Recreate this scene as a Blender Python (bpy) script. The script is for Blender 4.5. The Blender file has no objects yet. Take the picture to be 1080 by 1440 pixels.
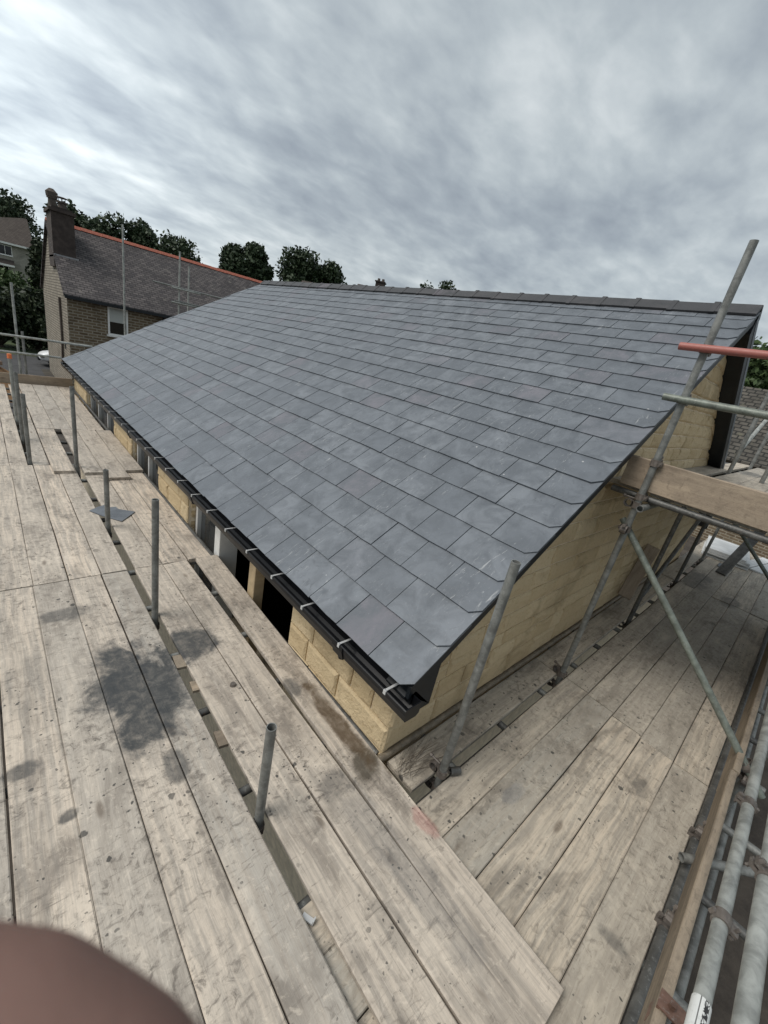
import bpy, bmesh, math, random
import numpy as np
from mathutils import Vector, Matrix, noise
random.seed(7)
rng = np.random.default_rng(7)
R = math.radians
SC = bpy.context.scene
COL = SC.collection

# ------------------------------------------------------------------ camera
CAM = Vector((-1.5435, -1.07775, 2.25))
RIGHT = Vector((0.73260658, -0.65169468, 0.19642209))
DOWN = Vector((-0.09974635, -0.38825614, -0.91613745))
FWD = Vector((0.67330399, 0.65157594, -0.34944317))
cd = bpy.data.cameras.new('camera')
cam = bpy.data.objects.new('camera', cd)
COL.objects.link(cam)
cd.sensor_fit = 'VERTICAL'
cd.sensor_height = 24.0
cd.lens = 580.22 / 1440 * 24.0
cd.clip_start = 0.004
cd.clip_end = 4000
cd.dof.use_dof = True
cd.dof.focus_distance = 3.5
cd.dof.aperture_fstop = 8.5
m = Matrix.Identity(4)
for i in range(3):
    m[i][0] = RIGHT[i]; m[i][1] = -DOWN[i]; m[i][2] = -FWD[i]; m[i][3] = CAM[i]
cam.matrix_world = m
SC.camera = cam

# ------------------------------------------------------------------ world: overcast sky
SUN_AZ, SUN_EL = R(160), R(55)          # azimuth measured from +X towards +Y
GL_AZ = R(92)                           # where the cloud sheet is thinnest, low over the neighbours
SUND = Vector((math.cos(SUN_AZ) * math.cos(SUN_EL), math.sin(SUN_AZ) * math.cos(SUN_EL), math.sin(SUN_EL)))
W = bpy.data.worlds.new('World'); SC.world = W; W.use_nodes = True
nt = W.node_tree; nt.nodes.clear()


class NG:
    """small helper to write node graphs"""
    def __init__(s, tree): s.t = tree; s.n = tree.nodes; s.l = tree.links
    def node(s, typ, **kw):
        n = s.n.new(typ)
        for k, v in kw.items(): setattr(n, k, v)
        return n
    def put(s, sock, v):
        if v is None: return
        if hasattr(v, 'is_output') or isinstance(v, bpy.types.NodeSocket): s.l.new(v, sock)
        else:
            if isinstance(v, (tuple, list)) and len(v) == 3 and sock.type == 'RGBA': v = (*v, 1)
            sock.default_value = v
    def math(s, op, a, b=None, c=None, clamp=False):
        n = s.node('ShaderNodeMath', operation=op, use_clamp=clamp)
        s.put(n.inputs[0], a); s.put(n.inputs[1], b); s.put(n.inputs[2], c); return n.outputs[0]
    def vm(s, op, a, b=None, out=0):
        n = s.node('ShaderNodeVectorMath', operation=op)
        s.put(n.inputs[0], a); s.put(n.inputs[1], b); return n.outputs[out]
    def mix(s, f, a, b, blend='MIX'):
        n = s.node('ShaderNodeMix', data_type='RGBA', blend_type=blend)
        s.put(n.inputs[0], f); s.put(n.inputs[6], a); s.put(n.inputs[7], b); return n.outputs[2]
    def ramp(s, f, stops, interp='LINEAR'):
        n = s.node('ShaderNodeValToRGB'); n.color_ramp.interpolation = interp
        e = n.color_ramp.elements
        while len(e) < len(stops): e.new(0.5)
        for q, (p, c) in zip(e, stops):
            q.position = p; q.color = (c, c, c, 1) if not isinstance(c, (tuple, list)) else (*c, 1)
        s.put(n.inputs[0], f); return n.outputs[0]
    def mapr(s, v, a, b, c=0.0, d=1.0, smooth=True):
        n = s.node('ShaderNodeMapRange'); n.clamp = True
        if smooth: n.interpolation_type = 'SMOOTHSTEP'
        for i, q in enumerate((v, a, b, c, d)): s.put(n.inputs[i], q)
        return n.outputs[0]
    def noise(s, vec, scale, detail=4, rough=0.55, dist=0.0, out=0):
        n = s.node('ShaderNodeTexNoise')
        s.put(n.inputs['Vector'], vec); n.inputs['Scale'].default_value = scale
        n.inputs['Detail'].default_value = detail; n.inputs['Roughness'].default_value = rough
        n.inputs['Distortion'].default_value = dist; return n.outputs[out]
    def voro(s, vec, scale, feature='F1', out='Distance', rand=1.0):
        n = s.node('ShaderNodeTexVoronoi', feature=feature)
        s.put(n.inputs['Vector'], vec); n.inputs['Scale'].default_value = scale
        n.inputs['Randomness'].default_value = rand; return n.outputs[out]
    def mapping(s, vec, scale=(1, 1, 1), rot=(0, 0, 0), loc=(0, 0, 0)):
        n = s.node('ShaderNodeMapping'); s.put(n.inputs[0], vec)
        n.inputs['Scale'].default_value = scale; n.inputs['Rotation'].default_value = rot
        s.put(n.inputs['Location'], loc); return n.outputs[0]
    def bump(s, h, strength=0.3, dist=0.01, normal=None):
        n = s.node('ShaderNodeBump'); n.inputs['Strength'].default_value = strength
        n.inputs['Distance'].default_value = dist; s.put(n.inputs['Height'], h); s.put(n.inputs['Normal'], normal)
        return n.outputs[0]


g = NG(nt)
tc = g.node('ShaderNodeTexCoord').outputs['Generated']
sky = g.node('ShaderNodeTexSky'); sky.sky_type = 'NISHITA'; sky.sun_disc = False
sky.sun_elevation = SUN_EL; sky.sun_rotation = math.pi / 2 - SUN_AZ
sky.air_density = 1.0; sky.dust_density = 3.0
dirn = g.vm('NORMALIZE', tc)
sx = g.node('ShaderNodeSeparateXYZ'); g.put(sx.inputs[0], dirn)
zc = g.math('ADD', g.math('MAXIMUM', sx.outputs[2], 0.0), 0.24)
cx = g.node('ShaderNodeCombineXYZ')
g.put(cx.inputs[0], g.math('DIVIDE', sx.outputs[0], zc)); g.put(cx.inputs[1], g.math('DIVIDE', sx.outputs[1], zc))
pl = cx.outputs[0]
rollv = g.mapping(pl, (1.15, 1.45, 1), (0, 0, R(-50)))
n1 = g.noise(rollv, 1.7, 6, 0.52, 0.15)
n2 = g.noise(g.mapping(pl, (0.8, 1.1, 1), (0, 0, R(-25)), (3.1, 1.7, 0)), 0.62, 3, 0.45, 0.2)
n3 = g.noise(g.mapping(pl, (1.1, 1.7, 1), (0, 0, R(-62)), (7, 2, 0)), 5.6, 5, 0.5, 0.2)
cl = g.math('ADD', g.math('ADD', g.math('MULTIPLY', n1, 0.46), g.math('MULTIPLY', n2, 0.42)), g.math('MULTIPLY', n3, 0.28))
cc = g.ramp(cl, [(0.43, (0.190, 0.216, 0.246)), (0.52, (0.250, 0.282, 0.308)), (0.61, (0.330, 0.366, 0.384)), (0.72, (0.46, 0.492, 0.502))])
# light of the hidden sun spreading through the cloud sheet
dt = g.math('MAXIMUM', g.vm('DOT_PRODUCT', dirn, Vector((math.cos(GL_AZ) * math.cos(R(13)), math.sin(GL_AZ) * math.cos(R(13)), math.sin(R(13)))), out=1), 0.0)
glow = g.math('ADD', g.math('MULTIPLY', g.math('POWER', dt, 16.0), 0.70), 0.88)
cs = g.vm('SCALE', cc); nt.nodes[-1].inputs['Scale'].default_value = 1.0
g.put(cs.node.inputs['Scale'], glow)
cloud10 = g.vm('SCALE', cs); cloud10.node.inputs['Scale'].default_value = 10.0
mixsky = g.mix(0.94, sky.outputs[0], cloud10)
bg = g.node('ShaderNodeBackground'); g.put(bg.inputs[0], mixsky); bg.inputs[1].default_value = 0.1
wo = g.node('ShaderNodeOutputWorld'); g.l.new(bg.outputs[0], wo.inputs[0])

# ------------------------------------------------------------------ sun (veiled by cloud)
sd = bpy.data.lights.new('sun', 'SUN'); sd.energy = 1.5; sd.angle = R(32); sd.color = (1.0, 0.955, 0.89)
so = bpy.data.objects.new('sun', sd); COL.objects.link(so)
so.rotation_euler = SUND.to_track_quat('Z', 'Y').to_euler(); so.location = (0, 0, 30)

vs = SC.view_settings
vs.view_transform = 'Standard'; vs.look = 'None'; vs.exposure = 0.80; vs.gamma = 1.0; vs.use_curve_mapping = False


# ------------------------------------------------------------------ mesh helpers
def tag(o, label=None, cat=None, group=None, kind=None):
    if label: o['label'] = label
    if cat: o['category'] = cat
    if group: o['group'] = group
    if kind: o['kind'] = kind
    return o


def obj(name, verts, faces, mat, parent=None, loc=None, smooth=False, tone=None):
    me = bpy.data.meshes.new(name)
    me.from_pydata([tuple(v) for v in verts], [], [tuple(f) for f in faces])
    if smooth: me.polygons.foreach_set('use_smooth', [True] * len(me.polygons))
    if tone is not None:
        a = me.attributes.new('tone', 'FLOAT', 'FACE')
        a.data.foreach_set('value', list(tone) if hasattr(tone, '__len__') else [tone] * len(me.polygons))
    me.materials.append(mat)
    o = bpy.data.objects.new(name, me); COL.objects.link(o)
    if loc is not None: o.location = loc
    if parent is not None: o.parent = parent
    return o


def inst(src, name, parent, mw):
    o = bpy.data.objects.new(name, src.data if hasattr(src, 'data') else src); COL.objects.link(o)
    o.parent = parent; o.matrix_local = mw
    return o


def empty(name, loc=(0, 0, 0), rz=0.0):
    o = bpy.data.objects.new(name, None); COL.objects.link(o)
    o.location = loc; o.rotation_euler = (0, 0, rz); o.empty_display_size = 0.2
    return o


class MB:
    def __init__(s): s.v = []; s.f = []; s.t = []
    def add(s, v, f, t=0.5):
        k = len(s.v); s.v += [tuple(q) for q in v]; s.f += [tuple(i + k for i in q) for q in f]; s.t += [t] * len(f); return s
    def box(s, x0, x1, y0, y1, z0, z1, t=0.5):
        return s.add([(x0, y0, z0), (x1, y0, z0), (x1, y1, z0), (x0, y1, z0), (x0, y0, z1), (x1, y0, z1), (x1, y1, z1), (x0, y1, z1)],
                     [(0, 3, 2, 1), (4, 5, 6, 7), (0, 1, 5, 4), (1, 2, 6, 5), (2, 3, 7, 6), (3, 0, 4, 7)], t)
    def prism(s, poly, fn, t=0.5):
        """poly: 2-D outline, fn(u, v, side) -> 3-D, side 0/1"""
        n = len(poly)
        v = [fn(a, b, 0) for a, b in poly] + [fn(a, b, 1) for a, b in poly]
        f = [tuple(range(n - 1, -1, -1)), tuple(range(n, 2 * n))] + [(i, (i + 1) % n, n + (i + 1) % n, n + i) for i in range(n)]
        return s.add(v, f, t)
    def tube(s, p0, p1, r0, r1=None, n=12, cap=True, t=0.5):
        r1 = r0 if r1 is None else r1
        p0 = Vector(p0); p1 = Vector(p1); d = (p1 - p0).normalized()
        a = d.orthogonal().normalized(); b = d.cross(a)
        v = []
        for p, r in ((p0, r0), (p1, r1)):
            v += [p + (a * math.cos(2 * math.pi * i / n) + b * math.sin(2 * math.pi * i / n)) * r for i in range(n)]
        f = [(i, (i + 1) % n, n + (i + 1) % n, n + i) for i in range(n)]
        if cap: f += [tuple(range(n - 1, -1, -1)), tuple(range(n, 2 * n))]
        return s.add(v, f, t)
    def build(s, name, mat, parent=None, loc=None, smooth=False, tone=False):
        return obj(name, s.v, s.f, mat, parent, loc, smooth, s.t if tone else None)


def box(name, x0, x1, y0, y1, z0, z1, mat, parent=None, bev=0.0):
    """bevelled box with its origin at its centre"""
    cxx, cyy, czz = (x0 + x1) / 2, (y0 + y1) / 2, (z0 + z1) / 2
    if bev <= 0:
        mb = MB().box(x0 - cxx, x1 - cxx, y0 - cyy, y1 - cyy, z0 - czz, z1 - czz)
        return mb.build(name, mat, parent, (cxx, cyy, czz))
    bm = bmesh.new(); bmesh.ops.create_cube(bm, size=1)
    for v in bm.verts: v.co = Vector((v.co.x * (x1 - x0), v.co.y * (y1 - y0), v.co.z * (z1 - z0)))
    bmesh.ops.bevel(bm, geom=list(bm.edges), offset=bev, segments=1, affect='EDGES')
    me = bpy.data.meshes.new(name); bm.to_mesh(me); bm.free(); me.materials.append(mat)
    o = bpy.data.objects.new(name, me); COL.objects.link(o); o.location = (cxx, cyy, czz); o.parent = parent
    return o


# ------------------------------------------------------------------ materials
def mat(name):
    m = bpy.data.materials.new(name); m.use_nodes = True
    t = m.node_tree; t.nodes.clear(); q = NG(t)
    b = q.node('ShaderNodeBsdfPrincipled'); o = q.node('ShaderNodeOutputMaterial'); q.l.new(b.outputs[0], o.inputs[0])
    return m, q, b


def simple(name, col, rough=0.6, metal=0.0, var=0.0, vscale=8.0, bump=0.0, bscale=60.0, spec=0.5):
    m, q, b = mat(name)
    tcn = q.node('ShaderNodeTexCoord').outputs['Object']
    c = col
    if var > 0:
        n = q.noise(tcn, vscale, 6, 0.6, 0.3)
        c = q.mix(q.mapr(n, 0.3, 0.7), tuple(x * (1 - var) for x in col), tuple(min(1, x * (1 + var)) for x in col))
    q.put(b.inputs['Base Color'], c)
    b.inputs['Roughness'].default_value = rough; b.inputs['Metallic'].default_value = metal
    b.inputs['Specular IOR Level'].default_value = spec
    if bump > 0: q.put(b.inputs['Normal'], q.bump(q.noise(tcn, bscale, 5, 0.6), bump, 0.01))
    return m


def wood_mat(name, light, dark, stains=True, speck=True, warm=0.0, scar=1.0):
    m, q, b = mat(name)
    ob = q.node('ShaderNodeTexCoord').outputs['Object']
    pos = q.node('ShaderNodeNewGeometry').outputs['Position']
    rnd = q.node('ShaderNodeObjectInfo').outputs['Random']
    off = q.node('ShaderNodeCombineXYZ')
    q.put(off.inputs[0], q.math('MULTIPLY', rnd, 37.0)); q.put(off.inputs[1], q.math('MULTIPLY', rnd, 91.0)); q.put(off.inputs[2], q.math('MULTIPLY', rnd, 17.0))
    v = q.vm('ADD', ob, off.outputs[0])
    warp = q.vm('ADD', v, q.vm('SCALE', q.noise(v, 1.6, 3, 0.5, 0, out=1)))
    warp.node.inputs[1].links[0].from_node.inputs['Scale'].default_value = 0.07
    grain = q.noise(q.mapping(warp, (1.1, 26, 26)), 1.6, 8, 0.62, 0.4)
    fine = q.noise(q.mapping(warp, (4, 110, 110)), 1.5, 4, 0.6)
    blot = q.noise(q.mapping(v, (1.2, 3.2, 3.2)), 1.7, 6, 0.6, 0.6)
    # per-board tint
    br = q.math('FRACT', q.math('MULTIPLY', rnd, 7.31))
    lc = q.mix(q.mapr(br, 0, 1, smooth=False), (light[0] * 0.74, light[1] * 0.76, light[2] * 0.78), (light[0] * 1.14, light[1] * 1.08, light[2] * 1.02))
    c = q.mix(q.mapr(grain, 0.36, 0.66), tuple(0.5 * (a + d) for a, d in zip(light, dark)), lc)
    c = q.mix(q.math('MULTIPLY', q.mapr(fine, 0.55, 0.75), 0.45), c, dark)
    c = q.mix(q.math('MULTIPLY', q.mapr(blot, 0.48, 0.72), 0.68), c, tuple(d * 0.85 for d in dark))
    c = q.mix(q.math('MULTIPLY', q.mapr(blot, 0.46, 0.30), 0.5), c, (light[0] * 1.18, light[1] * 1.16, light[2] * 1.13))
    # knots
    kd = q.voro(q.mapping(warp, (1.5, 4.6, 4.6)), 1.0)
    c = q.mix(q.math('MULTIPLY', q.mapr(kd, 0.11, 0.04), 0.65), c, (dark[0] * 0.55, dark[1] * 0.47, dark[2] * 0.40))
    # scuffs and scratches in all directions
    sc1 = q.noise(q.mapping(pos, (9, 34, 20), (0, 0, R(35))), 1.0, 7, 0.7, 1.2)
    c = q.mix(q.math('MULTIPLY', q.mapr(sc1, 0.54, 0.70), 0.62 * scar), c, tuple(d * 0.7 for d in dark))
    mot = q.noise(pos, 21, 8, 0.72, 0.8); mg = q.mapr(q.noise(pos, 1.9, 4, 0.6, 0.5), 0.36, 0.62)
    c = q.mix(q.math('MULTIPLY', q.math('MULTIPLY', q.mapr(mot, 0.50, 0.66), mg), 0.75 * scar), c, tuple(d * 0.62 for d in dark))
    c = q.mix(q.math('MULTIPLY', q.mapr(mot, 0.47, 0.33), 0.40 * scar), c, (light[0] * 1.25, light[1] * 1.23, light[2] * 1.2))
    sc2 = q.noise(q.mapping(pos, (30, 6, 20), (0, 0, R(-20)), (5, 3, 1)), 1.0, 6, 0.65, 0.8)
    c = q.mix(q.math('MULTIPLY', q.mapr(sc2, 0.60, 0.74), 0.30 * scar), c, (light[0] * 1.3, light[1] * 1.3, light[2] * 1.3))
    if speck:
        gate = q.noise(pos, 1.3, 3, 0.6)
        for sc, th, seed in ((9.0, 0.16, 0.0), (20.0, 0.22, 4.0), (44.0, 0.26, 8.0)):
            vv = q.vm('ADD', q.mapping(pos, (1, 1, 1), (0, 0, 0.4), (seed, seed, 0)), q.vm('SCALE', q.noise(pos, 30, 3, 0.6, out=1)))
            vv.node.inputs[1].links[0].from_node.inputs['Scale'].default_value = 0.03
            d = q.voro(vv, sc); cell = q.voro(vv, sc, out='Color')
            ss = q.node('ShaderNodeSeparateColor'); q.put(ss.inputs[0], cell)
            on = q.math('MULTIPLY', q.mapr(ss.outputs[0], 0.58, 0.66), q.mapr(gate, 0.40, 0.56))
            rad = q.math('MULTIPLY', ss.outputs[1], th)
            k = q.math('MULTIPLY', q.mapr(q.math('SUBTRACT', d, rad), 0.03, -0.02), on)
            c = q.mix(q.math('MULTIPLY', k, 0.85), c, (0.04, 0.04, 0.038))
    wet = None
    if stains:
        wob = q.math('SUBTRACT', q.noise(pos, 3.4, 7, 0.66, 0.4), 0.5)
        fnz = q.mapr(q.noise(q.mapping(pos, (1, 1, 1)), 14, 6, 0.7, 0.5), 0.28, 0.62)
        for (ax, ay, rx, ry, st, col) in STAINS:
            n = q.vm('MULTIPLY', q.vm('SUBTRACT', pos, Vector((ax, ay, 0))), Vector((1 / rx, 1 / ry, 0)))
            ln = q.math('ADD', q.vm('LENGTH', n, out=1), q.math('MULTIPLY', wob, 2.6))
            k = q.math('MULTIPLY', q.math('MULTIPLY', q.mapr(ln, 1.15, 0.60), st), q.math('ADD', q.math('MULTIPLY', fnz, 0.25), 0.75))
            c = q.mix(k, c, col)
            if st > 0.8: wet = k if wet is None else q.math('MAXIMUM', wet, k)
    q.put(b.inputs['Base Color'], c)
    r = q.math('ADD', q.math('MULTIPLY', grain, 0.2), 0.60)
    if wet is not None: r = q.math('SUBTRACT', r, q.math('MULTIPLY', wet, 0.18))
    q.put(b.inputs['Roughness'], r)
    b.inputs['Specular IOR Level'].default_value = 0.35
    h = q.math('ADD', q.math('MULTIPLY', grain, 0.6), q.math('ADD', q.math('MULTIPLY', fine, 0.25), q.math('MULTIPLY', sc1, -0.35)))
    q.put(b.inputs['Normal'], q.bump(h, 0.55, 0.006))
    return m


SL = (0.040, 0.044, 0.047)
STAINS = [(-1.03, 1.20, 0.29, 0.46, 0.97, SL), (-0.66, 1.47, 0.22, 0.19, 0.92, SL), (-1.30, 2.20, 0.16, 0.09, 0.6, SL), (-1.18, 1.32, 0.12, 0.10, 0.7, SL),
          (-1.00, 0.56, 0.06, 0.13, 0.7, SL), (-1.62, 0.93, 0.07, 0.05, 0.75, SL), (-1.47, 0.57, 0.045, 0.035, 0.8, SL),
          (-0.13, 0.02, 0.10, 0.13, 0.85, (0.05, 0.042, 0.03)), (-0.10, 0.35, 0.06, 0.42, 0.9, (0.075, 0.05, 0.028)), (-0.2, 0.75, 0.06, 0.10, 0.7, SL), (-0.33, 0.02, 0.11, 0.09, 0.5, SL),
          (-0.30, -0.55, 0.10, 0.55, 0.35, (0.12, 0.125, 0.13)), (-0.05, -0.42, 0.05, 0.09, 0.35, (0.36, 0.09, 0.08)), (-0.5, -0.62, 0.05, 0.12, 0.3, SL),
          (1.33, -1.12, 0.10, 0.05, 0.4, SL), (0.33, -1.30, 0.05, 0.10, 0.5, SL), (6.4, -0.45, 0.5, 0.22, 0.55, SL), (6.0, -0.95, 0.3, 0.12, 0.5, SL), (-0.95, 6.9, 0.25, 0.4, 0.22, SL),
          (0.55, -0.62, 0.12, 0.05, 0.25, (0.10, 0.13, 0.17)), (-1.55, 1.6, 0.12, 0.3, 0.2, SL)]
M = {}
M['deck'] = wood_mat('weathered_board_wood', (0.55, 0.495, 0.425), (0.19, 0.165, 0.14))
M['deck_gable'] = wood_mat('brown_grey_board_wood', (0.485, 0.44, 0.37), (0.19, 0.165, 0.135), scar=0.85)
M['toe'] = wood_mat('toe_board_wood', (0.40, 0.325, 0.245), (0.20, 0.155, 0.115), stains=False, speck=False, scar=0.5)
M['toe_grey'] = wood_mat('grey_toe_board_wood', (0.31, 0.26, 0.20), (0.15, 0.12, 0.09), stains=False, speck=False, scar=0.6)
M['stud'] = wood_mat('new_timber', (0.52, 0.41, 0.26), (0.33, 0.24, 0.14), stains=False, speck=False, scar=0.2)


def tube_mat(name, col, rust=0.35, paint=None):
    m, q, b = mat(name)
    pos = q.node('ShaderNodeNewGeometry').outputs['Position']
    ob = q.node('ShaderNodeTexCoord').outputs['Object']
    n = q.noise(ob, 14, 6, 0.65, 0.4); n2 = q.noise(ob, 60, 5, 0.6)
    c = q.mix(q.mapr(n, 0.32, 0.68), tuple(x * 0.68 for x in col), tuple(x * 1.3 for x in col))
    c = q.mix(q.math('MULTIPLY', q.mapr(n2, 0.56, 0.7), 0.35), c, (0.36, 0.37, 0.35))
    if paint:
        c = q.mix(q.mapr(q.noise(ob, 7, 6, 0.7, 0.6), 0.62, 0.54), c, paint)
    c = q.mix(q.math('MULTIPLY', q.mapr(q.noise(ob, 9, 7, 0.7, 0.5), 0.60, 0.72), rust), c, (0.15, 0.085, 0.05))
    q.put(b.inputs['Base Color'], c)
    b.inputs['Metallic'].default_value = 0.0 if paint else 0.25
    q.put(b.inputs['Roughness'], q.math('ADD', q.math('MULTIPLY', n, 0.3), 0.36))
    q.put(b.inputs['Normal'], q.bump(q.math('ADD', n, q.math('MULTIPLY', n2, 0.5)), 0.25, 0.003))
    return m


M['tube'] = tube_mat('galvanised_tube', (0.20, 0.205, 0.195))
M['tube_pale'] = tube_mat('pale_galvanised_tube', (0.32, 0.33, 0.31), 0.2)
M['tube_dark'] = tube_mat('dull_dark_tube', (0.10, 0.10, 0.095), 0.6)
M['tube_green'] = tube_mat('green_grey_tube', (0.17, 0.19, 0.165), 0.3)
M['tube_red'] = tube_mat('red_painted_tube', (0.22, 0.15, 0.14), 0.3, (0.34, 0.115, 0.095))
M['tube_mud'] = tube_mat('muddy_tube', (0.20, 0.165, 0.12), 0.5)
M['coupler'] = tube_mat('rusty_coupler_steel', (0.15, 0.13, 0.115), 0.9)
M['rust'] = tube_mat('rusty_plate', (0.17, 0.10, 0.075), 0.9)


def slate_mat(name, base, alt, rough=0.42, marks=True):
    m, q, b = mat(name)
    pos = q.node('ShaderNodeNewGeometry').outputs['Position']
    at = q.node('ShaderNodeAttribute', attribute_name='tone').outputs['Fac']
    c = q.mix(at, base, alt)
    c = q.mix(q.math('MULTIPLY', q.mapr(q.math('FRACT', q.math('MULTIPLY', at, 13.7)), 0.86, 0.97), 0.6), c, (0.150, 0.136, 0.158))
    n = q.noise(pos, 6, 7, 0.62, 0.6)
    c = q.mix(q.mapr(n, 0.3, 0.72), tuple(x * 0.78 for x in base), c)
    riv = q.noise(q.mapping(pos, (7, 26, 7), (0, 0, 0.35)), 1.0, 7, 0.66, 1.0)
    c = q.mix(q.math('MULTIPLY', q.mapr(riv, 0.60, 0.74), 0.4), c, tuple(x * 0.5 for x in base))
    if marks:
        # chalky scrapes and cleaved flakes
        gate = q.mapr(q.noise(pos, 2.1, 4, 0.6), 0.48, 0.57)
        s1 = q.noise(q.mapping(pos, (5, 30, 5), (0, 0, 0.55)), 1.0, 8, 0.72, 1.6)
        s2 = q.noise(q.mapping(pos, (14, 70, 14), (0, 0, -0.3)), 1.0, 6, 0.7, 1.0)
        k = q.math('MULTIPLY', q.math('MAXIMUM', q.mapr(s1, 0.585, 0.68), q.math('MULTIPLY', q.mapr(s2, 0.60, 0.70), 0.6)), gate)
        c = q.mix(q.math('MULTIPLY', k, 0.55), c, (0.46, 0.47, 0.47))
        fl = q.noise(pos, 13, 8, 0.7, 1.4); fg_ = q.mapr(q.noise(pos, 1.7, 3, 0.6), 0.48, 0.58)
        c = q.mix(q.math('MULTIPLY', q.math('MULTIPLY', q.mapr(fl, 0.56, 0.66), fg_), 0.55), c, tuple(x * 0.55 for x in base))
        c = q.mix(q.math('MULTIPLY', q.mapr(q.noise(pos, 34, 6, 0.7), 0.60, 0.72), 0.30), c, (0.30, 0.32, 0.34))
        dot = q.voro(pos, 6.0); cell = q.node('ShaderNodeSeparateColor'); q.put(cell.inputs[0], q.voro(pos, 6.0, out='Color'))
        k = q.math('MULTIPLY', q.mapr(dot, 0.055, 0.03), q.mapr(cell.outputs[0], 0.80, 0.84))
        c = q.mix(q.math('MULTIPLY', k, 0.7), c, (0.5, 0.5, 0.5))
    q.put(b.inputs['Base Color'], c)
    q.put(b.inputs['Roughness'], q.math('ADD', q.math('MULTIPLY', n, 0.22), rough - 0.1))
    b.inputs['Specular IOR Level'].default_value = 0.42
    h = q.math('ADD', q.math('MULTIPLY', q.noise(q.mapping(pos, (5, 9, 5), (0, 0, 0.4)), 1.6, 8, 0.6, 0.7), 1.0), q.math('MULTIPLY', riv, 0.3))
    q.put(b.inputs['Normal'], q.bump(h, 0.5, 0.010))
    return m


M['slate'] = slate_mat('blue_grey_slate', (0.126, 0.142, 0.163), (0.178, 0.196, 0.219), 0.52)
M['ridge'] = slate_mat('dark_ridge_tile', (0.045, 0.047, 0.052), (0.062, 0.060, 0.064), 0.55, False)
M['black'] = simple('black_plastic', (0.008, 0.009, 0.011), 0.38, 0, 0.2, 5, spec=0.22)
M['blackmatt'] = simple('black_trim', (0.014, 0.017, 0.020), 0.5, 0, 0.25, 6, spec=0.3)
M['strap'] = simple('bright_clip', (0.62, 0.63, 0.63), 0.35, 0.3)
M['white'] = simple('white_frame_paint', (0.74, 0.74, 0.72), 0.45, 0, 0.06, 9)
M['membrane'] = simple('grey_felt', (0.07, 0.075, 0.08), 0.8)
M['dark'] = simple('dark_interior', (0.03, 0.028, 0.026), 0.9)


def stone_mat(name, a, b2, dirt, rough=0.85):
    m, q, b = mat(name)
    pos = q.node('ShaderNodeNewGeometry').outputs['Position']
    at = q.node('ShaderNodeAttribute', attribute_name='tone').outputs['Fac']
    n = q.noise(pos, 5, 7, 0.62, 0.5); n2 = q.noise(pos, 38, 6, 0.65, 0.2)
    c = q.mix(q.math('ADD', q.math('MULTIPLY', at, 0.6), q.math('MULTIPLY', n, 0.4)), a, b2)
    c = q.mix(q.math('MULTIPLY', q.mapr(n2, 0.52, 0.72), 0.5), c, dirt)
    c = q.mix(q.math('MULTIPLY', q.mapr(q.noise(pos, 2.2, 5, 0.6, 0.8), 0.54, 0.70), 0.5), c, tuple(x * 0.62 for x in b2))
    q.put(b.inputs['Base Color'], c); b.inputs['Roughness'].default_value = rough
    b.inputs['Specular IOR Level'].default_value = 0.25
    h = q.math('ADD', q.noise(pos, 16, 8, 0.62, 0.3), q.math('MULTIPLY', q.noise(pos, 70, 6, 0.6), 0.4))
    q.put(b.inputs['Normal'], q.bump(h, 0.95, 0.022))
    return m


M['stone'] = stone_mat('buff_sandstone', (0.66, 0.54, 0.355), (0.49, 0.375, 0.22), (0.34, 0.235, 0.12))
M['mortar'] = simple('sandy_mortar', (0.70, 0.60, 0.45), 0.95, 0, 0.15, 14, 0.4, 90)


def glass_mat(name, col, rough=0.06):
    m, q, b = mat(name)
    q.put(b.inputs['Base Color'], col); b.inputs['Roughness'].default_value = rough
    b.inputs['Specular IOR Level'].default_value = 0.9; b.inputs['IOR'].default_value = 1.6
    return m


M['glass'] = glass_mat('grey_window_glass', (0.05, 0.055, 0.058))
M['glass_dark'] = glass_mat('dark_window_glass', (0.008, 0.009, 0.010))
M['glass_dark'].node_tree.nodes['Principled BSDF'].inputs['Specular IOR Level'].default_value = 0.35


def course_mat(name, c1, c2, mort, bw, bh, ms=0.012, rough=0.9, moss=None, bump=0.5, rz=0.0, rx=0.0):
    """coursed masonry or slating too far off to pick its pieces apart"""
    m, q, b = mat(name)
    ob = q.node('ShaderNodeTexCoord').outputs['UV']
    n = q.node('ShaderNodeTexBrick'); q.put(n.inputs['Vector'], ob)
    n.inputs['Scale'].default_value = 1.0; n.inputs['Brick Width'].default_value = bw; n.inputs['Row Height'].default_value = bh
    n.inputs['Mortar Size'].default_value = ms; n.inputs['Mortar Smooth'].default_value = 0.3; n.inputs['Bias'].default_value = 0.0
    q.put(n.inputs['Color1'], c1); q.put(n.inputs['Color2'], c2); q.put(n.inputs['Mortar'], mort)
    pos = q.node('ShaderNodeNewGeometry').outputs['Position']
    c = n.outputs['Color']
    ns = q.noise(pos, 1.1, 6, 0.65, 0.5)
    c = q.mix(q.math('MULTIPLY', q.mapr(ns, 0.46, 0.70), 0.55), c, tuple(x * 0.55 for x in c1))
    if moss:
        c = q.mix(q.math('MULTIPLY', q.mapr(q.noise(pos, 2.6, 7, 0.7, 0.3), 0.60, 0.68), 0.7), c, moss)
    q.put(b.inputs['Base Color'], c); b.inputs['Roughness'].default_value = rough
    b.inputs['Specular IOR Level'].default_value = 0.25
    q.put(b.inputs['Normal'], q.bump(q.math('ADD', q.math('MULTIPLY', n.outputs['Fac'], -1.0), q.math('MULTIPLY', q.noise(pos, 9, 5, 0.6), 0.5)), bump, 0.03))
    return m


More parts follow.
